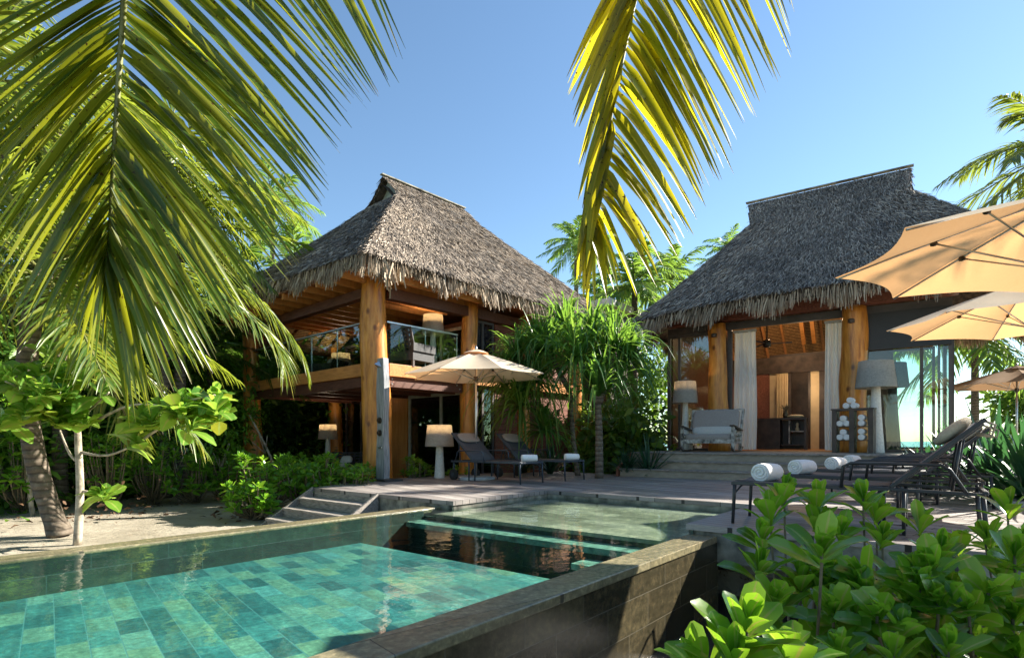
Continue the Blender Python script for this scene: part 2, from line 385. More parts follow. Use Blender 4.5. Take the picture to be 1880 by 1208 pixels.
M['canopy'] = mcloth('umbrella_cloth', (.80,.70,.54), (.85,.46,.19), .40)
M['canopyd'] = mcloth('brown_umbrella_cloth', (.40,.31,.24), (.35,.2,.1), .25)
M['curtain'] = mcloth('sheer_curtain', (.88,.94,.97), (.80,.92,.97), .5)
M['concrete'] = mplain('white_roof_slab', (.60,.56,.50), .8, 0, .2, 2, .2)
M['basecrete'] = mplain('umbrella_base_stone', (.45,.46,.47), .7, 0, .15, 9, .2)
M['sand'] = None
M['cream'] = mplain('cream_panel', (.62,.47,.27), .6, 0, .1, 3, 0)
M['ocean'] = mplain('sea', (.03,.28,.33), .2, 0, .2, .1, 0)
M['pebble'] = mplain('black_pebbles', (.03,.03,.028), .35, 0, .5, 60, 1.0)
M['soil'] = mplain('planting_soil', (.07,.05,.035), .95, 0, .5, 4, .8)
M['trunk'] = None
M['water'] = mwater()
tcol = [(0,(.016,.095,.10)),(.25,(.024,.14,.14)),(.5,(.04,.19,.18)),(.7,(.07,.22,.18)),(.85,(.11,.24,.16)),(1,(.07,.27,.26))]
M['poolfloor'] = mtile('pool_floor_stone', tcol, (.06,.20,.19), .36, .165, rot=rotV(39.4), nscale=26)  # mottling is stone variation, strengthened to stand in for caustic sparkle
M['poolside'] = mtile('pool_side_stone', [(0,(.010,.026,.022)),(.5,(.016,.042,.032)),(1,(.028,.06,.042))], (.03,.07,.06), .6, .3, rot=rotV(39.4)+math.pi/2, vert=True)
M['steptread'] = mplain('pool_tread_stone', (.16,.30,.22), .5, 0, .45, 9, .3)
M['shelf'] = mtile('shelf_stone', [(0,(.18,.17,.115)),(.5,(.29,.27,.19)),(1,(.40,.37,.27))], (.17,.16,.12), 1.2, .3, rot=rotV(39.4))
M['coping'] = mtile('coping_stone', [(0,(.13,.115,.07)),(.5,(.19,.165,.10)),(1,(.25,.22,.14))], (.06,.055,.04), 5, .9, rot=rotV(39.4)+math.pi/2, nscale=22, rough=.22)
M['poolwall'] = mtile('outer_wall_stone', [(0,(.035,.030,.018)),(.5,(.06,.05,.03)),(1,(.10,.083,.048))], (.10,.09,.065), .62, .26, rot=rotV(39.4)+math.pi/2, vert=True, rough=.2, nscale=16)
def mcustom():
    m, nt, out = newmat('sand'); v = coords(nt)
    c = ramp(nt, [(.3,(.21,.18,.13)),(.6,(.33,.295,.225)),(.8,(.40,.36,.28))], noise(nt, v, .9, 6, .7)).outputs[0]
    s = ramp(nt, [(.62,(0,0,0)),(.68,(1,1,1))], noise(nt, v, 9, 4, .7)).outputs[0]
    c = mixc(nt, c, (.12,.07,.035), s)
    princ(nt, out, c, .95, 0, bump(nt, noise(nt, v, 6, 6, .7), .8, .05)); M['sand'] = m
    m, nt, out = newmat('palm_trunk_bark')
    v = coords(nt); w = N(nt, 'ShaderNodeTexWave', wave_type='BANDS', bands_direction='Z'); w.inputs['Scale'].default_value = 2.6; w.inputs['Distortion'].default_value = 2.5; w.inputs['Detail'].default_value = 3
    nt.links.new(v, w.inputs[0]); n = noise(nt, v, 7, 6, .7)
    c = ramp(nt, [(.25,(.06,.045,.03)),(.5,(.14,.11,.08)),(.75,(.24,.20,.155))], n).outputs[0]
    c = mixc(nt, c, ramp(nt, [(.0,(.35,.32,.3)),(.25,(1,1,1))], w.outputs[0]).outputs[0], .8, 'MULTIPLY')
    princ(nt, out, c, .9, 0, bump(nt, w.outputs[0], .6, .03)); M['trunk'] = m
    # woven panel
    m, nt, out = newmat('woven_ceiling_panel'); v = coords(nt)
    w = N(nt, 'ShaderNodeTexWave', wave_type='BANDS', bands_direction='Z'); w.inputs['Scale'].default_value = 7; w.inputs['Distortion'].default_value = 1.2; w.inputs['Detail Scale'].default_value = 4
    nt.links.new(v, w.inputs[0]); n = noise(nt, v, 14, 4, .6)
    c = ramp(nt, [(.2,(.10,.045,.015)),(.6,(.42,.22,.07)),(.9,(.6,.36,.13))], w.outputs[0]).outputs[0]
    c = mixc(nt, c, ramp(nt, [(.3,(.4,.4,.4)),(.7,(1.1,1.1,1.1))], n).outputs[0], .8, 'MULTIPLY')
    princ(nt, out, c, .8, 0, bump(nt, w.outputs[0], .5, .02)); M['woven'] = m
mcustom()
YG = [(0,(.030,.075,.012)),(.45,(.060,.125,.018)),(.8,(.11,.17,.022)),(1,(.22,.20,.025))]
M['palm'] = mleaf('palm_leaf', YG, (.40,.48,.04), .42, .35, False, .5, (.26,.24,.05), 1.18)
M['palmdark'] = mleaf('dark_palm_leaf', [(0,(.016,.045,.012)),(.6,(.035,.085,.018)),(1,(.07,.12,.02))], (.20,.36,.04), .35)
M['palmfar'] = mleaf('far_palm_leaf', [(0,(.04,.11,.025)),(.6,(.09,.19,.035)),(1,(.22,.27,.05))], (.32,.50,.06), .45)
M['fgpalm'] = mleaf('near_palm_leaf', [(0,(.035,.075,.010)),(.6,(.06,.11,.012)),(1,(.12,.13,.015))], (.50,.52,.02), .40, .32, True, .5, (.30,.27,.035), 1.16)
M['fgpalmy'] = mleaf('near_yellow_palm_leaf', [(0,(.05,.10,.010)),(.5,(.09,.13,.012)),(1,(.20,.17,.015))], (.80,.70,.02), .55, .35, True, .5, (.40,.32,.04), 1.14)
M['rachis'] = mplain('palm_rachis', (.16,.17,.05), .5, 0, .3, 8, .1)
M['brownleaf'] = mplain('dry_leaf_tip', (.10,.05,.02), .8, 0, .3, 8, 0)
M['bush'] = mleaf('naupaka_leaf', [(0,(.045,.14,.014)),(.5,(.09,.24,.02)),(.85,(.14,.32,.025)),(1,(.26,.36,.03))], (.42,.75,.05), .42, .30, False, .5)
M['bushfg'] = mleaf('near_naupaka_leaf', [(0,(.04,.14,.012)),(.6,(.09,.25,.018)),(1,(.17,.34,.025))], (.46,.78,.04), .48, .24, 2, .55, (.22,.38,.08))
M['seagrape'] = mleaf('sea_almond_leaf', [(0,(.05,.15,.02)),(.5,(.09,.24,.03)),(.93,(.16,.32,.04)),(1,(.42,.34,.03))], (.5,.75,.08), .5, .32, False, .5, (.3,.4,.1))
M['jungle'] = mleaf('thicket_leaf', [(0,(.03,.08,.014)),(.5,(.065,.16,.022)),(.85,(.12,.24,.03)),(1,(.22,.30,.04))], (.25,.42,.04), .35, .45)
M['pandan'] = mleaf('pandanus_leaf', [(0,(.025,.085,.02)),(.5,(.05,.145,.028)),(.85,(.10,.21,.035)),(1,(.24,.24,.06))], (.35,.62,.07), .42, .33, False, .5)
M['crinum'] = mleaf('strap_leaf', [(0,(.010,.045,.030)),(.6,(.018,.075,.042)),(1,(.04,.11,.04))], (.10,.30,.08), .25, .33, False, .5)
M['stem'] = mplain('woody_stem', (.16,.13,.08), .8, 0, .3, 12, .3)
M['bark'] = mplain('pale_bark', (.42,.36,.27), .85, 0, .35, 9, .5)

# ---------------------------------------------------------------- ground, sea, deck
def quadsheet(name, pts, z, mat):
    m = MB(); m.add([(p[0],p[1],z) for p in pts], [tuple(range(len(pts)))]); return struct(name, m, mat)
def build_ground():
    hu0,hu1,hv0,hv1 = -9,6.4,-9,6.22
    q = lambda u,v: FP.pt(u,v,-.6)
    B = 3000
    o = [FP.pt(-B,-B,-.6),FP.pt(B,-B,-.6),FP.pt(B,B,-.6),FP.pt(-B,B,-.6)]
    h = [q(hu0,hv0),q(hu1,hv0),q(hu1,hv1),q(hu0,hv1)]
    m = MB(); m.add(o+h, [(0,1,5,4),(1,2,6,5),(2,3,7,6),(3,0,4,7)])
    # sides of the sunken area
    lo = [FP.pt(hu0,hv0,-.86),FP.pt(hu1,hv0,-.86),FP.pt(hu1,hv1,-.86),FP.pt(hu0,hv1,-.86)]
    m.add(h+lo, [(0,1,5,4),(1,2,6,5),(2,3,7,6),(3,0,4,7)])
    struct('ground', m, M['sand'])
    m = MB(); m.add(lo, [(0,1,2,3)]); struct('basin_floor', m, M['pebble'])
    m = MB(); m.fbox(FP, -6, 5.2, -7, .62, -.85, -.72); struct('planting_bed', m, M['soil'])
    quadsheet('sea', [(-40,62),(3000,30),(3000,3000),(-3000,3000),(-3000,200)], -.55, M['ocean'])
build_ground()
def build_deck():
    u0,u1 = 5.65,7.93; v0,v1 = 2.31,5.72
    pts = [FP.pt(u0,-9),FP.pt(u0,v0),FP.pt(u1,v0),FP.pt(u1,v1),FP.pt(u0,v1),FP.pt(u0,9.37)]
    back = [Vector((-3.1,12.6,0)),Vector((-2.2,13.4,0)),Vector((-.9,14.9,0)),Vector((1.4,15.9,0)),FR.pt(-2.9,1.8),FR.pt(-2.9,-8),Vector((16,2,0))]
    poly = pts+back; n = len(poly); m = MB(); t = .06
    m.add([(p.x,p.y,0) for p in poly]+[(p.x,p.y,-t) for p in poly], [tuple(range(n))[::-1], tuple(range(n,2*n))]+[(i,(i+1)%n,(i+1)%n+n,i+n) for i in range(n)])
    struct('deck', m, M['deck'])
    m = MB()
    m.fbox(FP, u0+.03,u0+.11,-9,v0-.02,-.36,-.064); m.fbox(FP, u0+.03,u0+.11,v1+.02,9.36,-.60,-.064)
    m.fbox(FP, u0+.03,u1+.02,v0-.10,v0-.02,-.30,-.064); m.fbox(FP, u0+.12,u1+.02,v1+.02,v1+.1,-.30,-.064); m.fbox(FP, u1+.02,u1+.1,v0-.1,v1+.1,-.30,-.064)
    # supports below, seen in the dark gap over the basin
    for v in (1.2,-.6,-2.4,-4.2): m.fbox(FP, u0+.14,u0+.28,v-.07,v+.07,-.86,-.37)
    m.fbox(FP, u0+.75,u0+.80,-9,v0-.3,-.86,-.064)
    struct('deck_fascia', m, M['deckside'])
    # stair to the sand
    st = wthing('deck_steps', 'weathered wooden steps going down from the pool deck to the sand', 'steps', FP.pt(5.2,8.4,-.6))
    w0,w1 = 7.45,9.30; g = MB(); r = MB()
    for i in range(3):
        z = -.15*(i+1)-.0; a1 = u0-.30*i-.004; a0 = a1-.30
        o = MB().fbox(FP, a0-.02,a1,w0,w1,z-.035,z).build('tread', M['greywood'], st); bevel(o,.004)
        MB().fbox(FP, a0+.01,a0+.035,w0,w1,z-.15,z-.037).build('riser', M['greywood'], st)
    MB().fbox(FP, u0+.0,u0+.026,w0,w1,-.15,-.062).build('riser', M['greywood'], st)
    for (v,vv) in ((w0-.05,w0-.004),(w1+.004,w1+.05)):
        p = [(u0-.02,.02),(u0-.02,-.30),(u0-.72,-.62),(u0-1.08,-.62)]
        mb = MB(); mb.add([FP.pt(a,v,z) for a,z in p]+[FP.pt(a,vv,z) for a,z in p], [(0,1,2,3),(7,6,5,4),(0,4,5,1),(1,5,6,2),(2,6,7,3),(3,7,4,0)])
        mb.build('stringer', M['greywood'], st)
build_deck()

# ---------------------------------------------------------------- pool
def build_pool():
    po = wthing('swimming_pool', 'raised infinity pool lined with green stone, wide stone coping and a shallow shelf', 'swimming pool', FP.pt(2,4,-.86))
    W0,W1 = 2.27,5.95; UN = -6.0; zf = -.42
    MB().fbox(FP, UN,4.25,W0,W1,zf-.1,zf).build('pool_floor', M['poolfloor'], po)
    MB().fbox(FP, 4.25,5.3,W0,W1,-1.15,-1.05).build('shade_zone_floor', M['poolside'], po)  # dark stone and extra depth stand in for shade on the floor
    m = MB(); m.fbox(FP, UN,5.3,W1,W1+.02,-1.05,-.125); m.fbox(FP, 4.25,4.27,W0,W1,-1.05,zf-.1); m.build('side_lining', M['poolside'], po)
    m = MB(); m.fbox(FP, UN,4.25,W0-.02,W0,-1.05,-.125); m.fbox(FP,4.25,5.3,W0-.02,W0,-1.05,-.125); m.build('side_lining', M['poolside'], po)
    # full-width tread and shelf
    MB().fbox(FP, 4.98,5.28,W0+.004,W1-.004,-.30,-.235).build('pool_tread', M['steptread'], po)
    MB().fbox(FP, 5.02,5.28,W0+.004,W1-.004,-1.05,-.302).build('pool_riser', M['poolside'], po)
    MB().fbox(FP, 5.30,5.36,W0+.004,W1-.004,-1.05,-.19).build('pool_riser', M['poolside'], po)
    MB().fbox(FP, 4.62,4.9,W0+.004,3.05,-.40,-.34).build('pool_tread', M['steptread'], po)
    MB().fbox(FP, 4.30,4.55,W0+.004,3.05,-.50,-.44).build('pool_tread', M['steptread'], po)
    MB().fbox(FP, 5.30,7.95,W0+.004,5.74,-.188,-.145).build('shallow_shelf', M['shelf'], po)
    MB().fbox(FP, 7.951,7.99,2.3,5.75,-.3,-.062).build('shelf_lining', M['poolside'], po)
    MB().fbox(FP, 5.66,7.95,5.745,5.76,-.3,-.062).build('shelf_lining', M['poolside'], po)
    MB().fbox(FP, 5.66,7.95,2.24,2.268,-.3,-.062).build('shelf_lining', M['poolside'], po)
    c = MB(); c.fbox(FP, UN,5.64,1.985,2.265,-.16,-.095); o = c.build('coping', M['coping'], po); bevel(o,.008,2)
    c = MB(); c.fbox(FP, UN,5.64,W1+.004,6.22,-.16,-.095); o = c.build('coping', M['coping'], po); bevel(o,.006,2)
    MB().fbox(FP, UN,5.70,2.0,2.245,-.86,-.162).build('outer_wall', M['poolwall'], po)
    MB().fbox(FP, UN,5.3,W1+.022,6.20,-.86,-.162).build('outer_wall', M['poolwall'], po)
    m = MB(); a = [(UN,W0),(5.655,W0),(5.655,2.31),(7.95,2.31),(7.95,5.72),(5.655,5.72),(5.655,W1),(UN,W1)]
    # grid-like split keeps the sheet simple
    m.add([FP.pt(x,y,-.105) for x,y in a], [tuple(range(8))]); struct('water', m, M['water'])
build_pool()

# ---------------------------------------------------------------- thatched roofs
def roof(par, fr, a0,a1,t0,t1, ar0,ar1, tr, zr, zef, rg, ag0, ag1, mat, nstrip, seed, thick=.3, fl=.5, flare=.22):
    g = np.random.default_rng(seed)
    U = np.array([*fr.U,0]); Vv = np.array([*fr.V,0]); O = np.array([*fr.o,0])
    def ae(r, end):
        lo,mid,hi = (a0,ag0,ar0) if end == 0 else (a1,ag1,ar1)
        return np.where(r < rg, lo+(mid-lo)*r/rg, mid+(hi-mid)*(r-rg)/(1-rg))
    def hgt(r): return (1-flare)*r+flare*r*r
    def pos(face, q, r):
        q = np.asarray(q, float); r = np.asarray(r, float)
        if face in (0,1):
            a = ae(r,0)+(ae(r,1)-ae(r,0))*q; t = (t0 if face == 0 else t1)*(1-r)+tr*r
        else:
            rr = r*rg; a = ae(rr, face-2); lo = t0*(1-rr)+tr*rr; hi = t1*(1-rr)+tr*rr; t = lo+(hi-lo)*q; r = rr
        qe = np.clip((a-a0)/(a1-a0),0,1); te = np.clip((t-t0)/(t1-t0),0,1)
        z = zef(qe, te)*(1-hgt(r))+zr*hgt(r)
        return O+a[...,None]*U+t[...,None]*Vv+z[...,None]*np.array([0,0,1.0])
    V = []; Fa = []; n = 0; cen = O+(a0+a1)/2*U+tr*Vv
    NQ,NR = 24,14
    surf = {}
    for face in range(4):
        qq,rr = np.meshgrid(np.linspace(0,1,NQ+1), np.linspace(0,1,NR+1), indexing='ij')
        Pp = pos(face, qq, rr); nn = np.cross(Pp[1:,:-1]-Pp[:-1,:-1]+1e-9, Pp[:-1,1:]-Pp[:-1,:-1]); 
        up = nn[...,2].mean() > 0
        lo = Pp-np.array([0,0,thick])*np.ones_like(Pp)
        for k, X in enumerate((Pp, lo)):
            V.append(X.reshape(-1,3))
            idx = (np.arange((NQ+1)*(NR+1)).reshape(NQ+1,NR+1))+n
            q4 = np.stack([idx[:-1,:-1],idx[1:,:-1],idx[1:,1:],idx[:-1,1:]],-1).reshape(-1,4)
            Fa.append(q4); n += (NQ+1)*(NR+1)
        # eave rim
        i0 = n-2*(NQ+1)*(NR+1); i1 = n-(NQ+1)*(NR+1)
        e = np.arange(NQ)*(NR+1)
        Fa.append(np.stack([i0+e, i0+e+NR+1, i1+e+NR+1, i1+e],-1))
    rf = mk('roof', np.concatenate(V), np.concatenate(Fa), M['thatchbase'], par)
    # gable infill boards
    for end,ag,ar in ((0,ag0,ar0),(1,ag1,ar1)):
        s = 1 if end == 0 else -1; aa = ag+s*.22
        z0 = float(zef(np.array(.5),np.array(.5)))*(1-hgt(rg))+zr*hgt(rg); hw0 = (tr-(t0*(1-rg)+tr*rg)); hw1 = ((t1*(1-rg)+tr*rg)-tr)
        m = MB(); pts = [(tr-hw0,z0-.1),(tr+hw1,z0-.1),(tr,zr-.05)]
        m.add([fr.pt(aa,t,z) for t,z in pts]+[fr.pt(aa+s*.06,t,z) for t,z in pts], [(0,1,2),(5,4,3),(0,3,4,1),(1,4,5,2),(2,5,3,0)])
        m.build('gable_panel', M['frameg'], rf)
    # ridge board
    m = MB(); m.bar(fr.pt(ar0-.05,tr,zr+.06), fr.pt(ar1+.05,tr,zr+.06), .14, .035); m.build('ridge_cap', M['deckside'], rf)
    # thatch tufts
    areas = []
    for face in range(4):
        w = (a1-a0) if face < 2 else (t1-t0); areas.append(w*(1.3 if face < 2 else .8))
    areas = np.array(areas)/sum(areas)
    lb = LB()
    for face in range(4):
        K = int(nstrip*areas[face])
        r = g.random(K); r = np.where(g.random(K) < (.5 if face > 1 else .25), r*.6, r) ; q = g.random(K)
        Pp = pos(face,q,r); e = .004
        dq = pos(face,np.clip(q+e,0,1.01),r)-pos(face,q-e,r); dr = pos(face,q,r+e)-pos(face,q,r-e)
        nn = nrm(np.cross(dq,dr)); nn = np.where(nn[:,2:3] < 0, -nn, nn)
        ds = -nrm(dr); sidev = nrm(np.cross(nn,ds))
        d = ds+nn*(g.random((K,1))*.28+.02)+sidev*(g.normal(0,.28,(K,1)))
        v,f = ribbons(Pp+nn*(g.random((K,1))*.04-.005), d, nn, g.uniform(.10,.26,K), g.uniform(.010,.026,K), .12, 1, 'thatch', 0, 2, g.normal(0,.5,K))
        lb.add(v,f)
    # hip and ridge tufts
    lb.build('thatch', mat, par, False)
    # fringe
    lb = LB(); per = []
    for face in range(4):
        ln = (a1-a0) if face < 2 else (t1-t0); K = int(ln*300)
        q = g.random(K); r = g.random(K)*.035*(8.0/ln if face > 1 else 1)
        Pp = pos(face,q,r); Pq = pos(face,q,r+.02); ds = -nrm(Pq-Pp)
        out = nrm(ds*np.array([1,1,0])); 
        d = ds*.55+np.array([0,0,-1.0])*g.uniform(.5,1.5,(K,1))+g.normal(0,.13,(K,3))
        Ls = g.uniform(.55,1.0,K)*fl*(.8+.3*np.sin(q*37+face))
        zoff = -g.random((K,1))*thick*.75
        v,f = ribbons(Pp+np.array([0,0,1.0])*zoff+out*.02, d, np.cross(d,np.array([0,0,1.0]))*0+out, Ls, g.uniform(.014,.036,K), .25, 2, 'thatch', 0, 2, g.normal(0,.9,K))
        lb.add(v,f)
    lb.build('thatch_fringe', M['fringe'], par, False)
    return pos

def log(par, p, z0, z1, r, seed, gn=.07, name='log_post', flare=.0):
    rr = random.Random(seed); n = 20; m = MB(); base = 0; K = 18
    ph = [rr.uniform(0,6.28) for _ in range(8)]
    for i in range(n+1):
        t = i/n; z = z0+(z1-z0)*t
        cx = p[0]+gn*.5*math.sin(t*3.1+ph[0]); cy = p[1]+gn*.5*math.sin(t*2.7+ph[1])
        for k in range(K):
            a = 2*math.pi*k/K
            q = r*(1-.14*t+flare*(1-t)**3)*(1+.06*math.sin(3*a+ph[2]+t*2)+.05*math.sin(2*a+ph[3]-t*5)+.05*math.sin(t*9+ph[4]+a)+.03*math.sin(t*17+ph[5]+2*a))
            m.v.append((cx+q*math.cos(a), cy+q*math.sin(a), z))
    for i in range(n):
        for k in range(K):
            a = i*K+k; b = i*K+(k+1)%K; m.f.append((a,b,b+K,a+K))
    m.f.append(tuple(n*K+k for k in range(K))); m.f.append(tuple(range(K))[::-1])
    return m.build(name, M['log'], par, True)

def window(par, fr, a, t0, t1, z0, z1, axis='t', fw=.06, glass='dglass', fm='frame', mull=(), depth=.08):
    """framed pane; axis 't' = pane runs along V at a, 'a' = pane runs along U at t=a"""
    def bx(m, c0,c1,zz0,zz1,d0=-depth/2,d1=depth/2):
        if axis == 't': m.fbox(fr, a+d0,a+d1,c0,c1,zz0,zz1)
        else: m.fbox(fr, c0,c1,a+d0,a+d1,zz0,zz1)
    t0,t1 = sorted((t0,t1)); m = MB()
    bx(m,t0,t0+fw,z0,z1); bx(m,t1-fw,t1,z0,z1); bx(m,t0+fw,t1-fw,z1-fw,z1); bx(m,t0+fw,t1-fw,z0,z0+fw)
    for c in mull: bx(m,c-fw/2,c+fw/2,z0+fw,z1-fw)
    w = m.build('window', M[fm], par)
    g = MB(); bx(g,t0+fw,t1-fw,z0+fw,z1-fw,-.005,.005); g.build('pane', M[glass], w); return w

# ---------------------------------------------------------------- left villa
def build_left():
    v = wthing('thatched_villa', 'two-storey thatched villa on log posts with a glass-railed balcony, left of the pool', 'villa', FL.pt(3,3,-.4))
    zg,zb,zc = -.35,2.71,4.62
    Lw = 7.0; sR = 3.2; sE = 8.2
    # floors
    MB().fbox(FL,-.2,sE+.2,-.2,Lw+.3,-.6,zg).build('patio_floor', M['deckside'], v)
    MB().fbox(FL,-.02,sE,-.02,Lw+.1,zb-.30,zb-.02).build('balcony_slab', M['ceil'], v)
    o = MB().fbox(FL,-.12,-.04,.32,Lw-.1,zb-.30,zb).build('balcony_fascia', M['fascia'], v); bevel(o,.006)
    MB().fbox(FL,-.04,.10,.30,Lw-.2,zb-.55,zb-.305).build('edge_beam', M['beam'], v)
    a2 = FL.a_at(853,-.08)
    o = MB().fbox(FL,.30,a2,-.12,-.04,zb-.30,zb).build('balcony_fascia', M['fascia'], v); bevel(o,.006)
    o = MB().fbox(FL,a2+.4,sE,-.12,-.04,zb-.30,zb).build('balcony_fascia', M['fascia'], v)
    MB().fbox(FL,.30,a2-.05,-.04,.10,zb-.55,zb-.305).build('edge_beam', M['beam'], v)
    for k in range(6): MB().fbox(FL,.12,sR+.1,.8+1.1*k,.92+1.1*k,zb-.52,zb-.302).build('joist', M['beam'], v)
    # posts
    log(v, FL.pt(.02,.02), -.6, 4.75, .33, 3, .10, flare=.12)
    log(v, FL.pt(.05,Lw), -.6, 4.75, .28, 4, .10, flare=.1)
    log(v, FL.pt(3.0,0), -.6, 4.7, .235, 5, .08)
    log(v, FL.pt(5.25,-.02), -.6, 4.7, .22, 6, .08)
    log(v, FL.pt(8.0,0), -.6, 4.7, .22, 9, .08)
    log(v, FL.pt(3.0,Lw), -.6, 4.7, .26, 7, .10)
    log(v, FL.pt(8.0,Lw), -.6, 4.7, .26, 8, .10)
    # eave beams + ceiling of boards with rafters
    MB().fbox(FL,-.9,sE+.8,-.7,Lw+.9,zc+.06,zc+.1).build('ceiling', M['ceil'], v)
    for k in range(15): MB().fbox(FL,-.88,sR+.0,-.6+.58*k,-.52+.58*k,zc-.10,zc+.058).build('rafter', M['orangewall'], v)
    MB().fbox(FL,.30,sE,-.11,.11,zc-.36,zc-.10).build('eave_beam', M['beam'], v)
    MB().fbox(FL,-.1,.1,.33,Lw-.3,zc-.33,zc-.10).build('eave_beam', M['beam'], v)
    # woven sloping panels at the far side of the veranda
    for k in range(6):
        a = .25+k*.5
        m = MB(); q = [(a,Lw-.15,4.15),(a+.38,Lw-.15,4.15),(a+.38,Lw-.75,4.5),(a,Lw-.75,4.5)]
        m.add([FL.pt(*x) for x in q]+[FL.pt(x[0],x[1],x[2]+.03) for x in q], [(0,1,2,3),(7,6,5,4),(0,4,5,1),(1,5,6,2),(2,6,7,3),(3,7,4,0)])
        m.build('woven_panel', M['woven'], v)
    MB().fbox(FL,.1,sR,Lw-.1,Lw+.05,3.85,4.16).build('eave_beam', M['beam'], v)
    # room box: side wall of red boards (facing the deck)
    for (z0,z1,nm) in ((zg,zb-.32,'lower'),(zb,zc-.38,'upper')):
        m = MB(); nb = int((z1-z0)/.17)
        for i in range(nb): 
            za = z0+(z1-z0)*i/nb; m.fbox(FL,4.05,sE,.02,.10-.01*(i%2),za,za+(z1-z0)/nb-.012)
        m.build('board_wall', M['redwood'], v)
        window(v, FL, .05, sR+.08, 4.0, z0, z1, 'a', .07, 'dglass', 'frame', (sR+.35,))
        MB().fbox(FL,sR,sR+.1,3.05,4.75,z0,z1).build('plywood_wall', M['orangewall'], v)
        window(v, FL, sR+.05, .12, 3.0, z0+.02, z1-.12, 't', .09, 'dglass', 'frameg', (1.45,))
        MB().fbox(FL,sR,sR+.1,.12,3.0,z1-.115,z1).build('lintel', M['beam'], v)
        window(v, FL, sR+.05, 4.8, Lw-.3, z0+.02, z1, 't', .08, 'dglass', 'frame', (5.7,))
        MB().fbox(FL,sE-.1,sE,.12,Lw,z0,z1).build('back_wall', M['redwood'], v)
        # pale curtains behind the glass
        m = MB(); n = 40; b = len(m.v)
        for i in range(n+1):
            t = .25+.75*i/n
            for z in (z0+.05,z1-.2): m.v.append(tuple(FL.pt(sR+.3+.03*math.sin(i*1.3),t,z)))
        for i in range(n): m.f.append((2*i,2*i+2,2*i+3,2*i+1))
        m.build('inner_curtain', M['curtain'], v)
    # glass balustrade
    for kind in (0,1):
        if kind == 0: seg = [(.45+k*1.32,.45+(k+1)*1.32-.02) for k in range(5)]
        else: seg = [(.42+k*1.08,.42+(k+1)*1.08-.02) for k in range(2)]
        m = MB(); r = MB(); e = seg[-1][1]
        for s0,s1 in seg:
            mm = MB()
            if kind == 0: mm.fbox(FL,-.004,.008,s0,s1,zb-.02,zb+.98)
            else: mm.fbox(FL,s0,s1,-.004,.008,zb-.02,zb+.98)
            mm.build('glass_panel', M['rail_glass'], v)
        if kind == 0: r.fbox(FL,-.03,.035,.30,e,zb+.985,zb+1.02)
        else: r.fbox(FL,.30,e,-.03,.035,zb+.985,zb+1.02)
        for s0,s1 in seg[:3]:
            if kind == 0: r.fbox(FL,.012,.03,s1+.0,s1+.018,zb,zb+.98)
            else: r.fbox(FL,s1+.0,s1+.018,.012,.03,zb,zb+.98)
        r.build('handrail', M['steel'], v)
    # bolts on the beam
    for k,(a,z) in enumerate([(.42,zb-.36),(.42,zb-.48),(a2-.25,zb-.36),(a2-.15,zb-.46)]):
        MB().tube([FL.pt(a,-.06,z),FL.pt(a,-.04-.001,z)], .02, 8).build('bolt', M['steel'], v)
    zef = lambda qe,te: 4.90+.0*qe+.40*te
    roof(v, FL, -.9,9.5, -.9,7.9, 2.6,6.02, 3.5, 9.1, zef, .82, 2.6, 6.1, M['thatch'], 110000, 5, .26, .42, .08)
    # hanging bundle of loose thatch at the corner by the front post
    g = np.random.default_rng(3); K = 40
    c = np.array(FL.pt(-.35,-.95,4.66)); b = c+g.normal(0,.09,(K,3)); 
    vv,ff = ribbons(b, np.array([.15,-.2,-1])+g.normal(0,.35,(K,3)), (0,-1,0), g.uniform(.2,.42,K), .05, .2, 2, 'thatch', 0, 2, g.normal(0,.6,K))
    LB().add(vv,ff).build('loose_thatch', M['fringe'], v, False)
build_left()

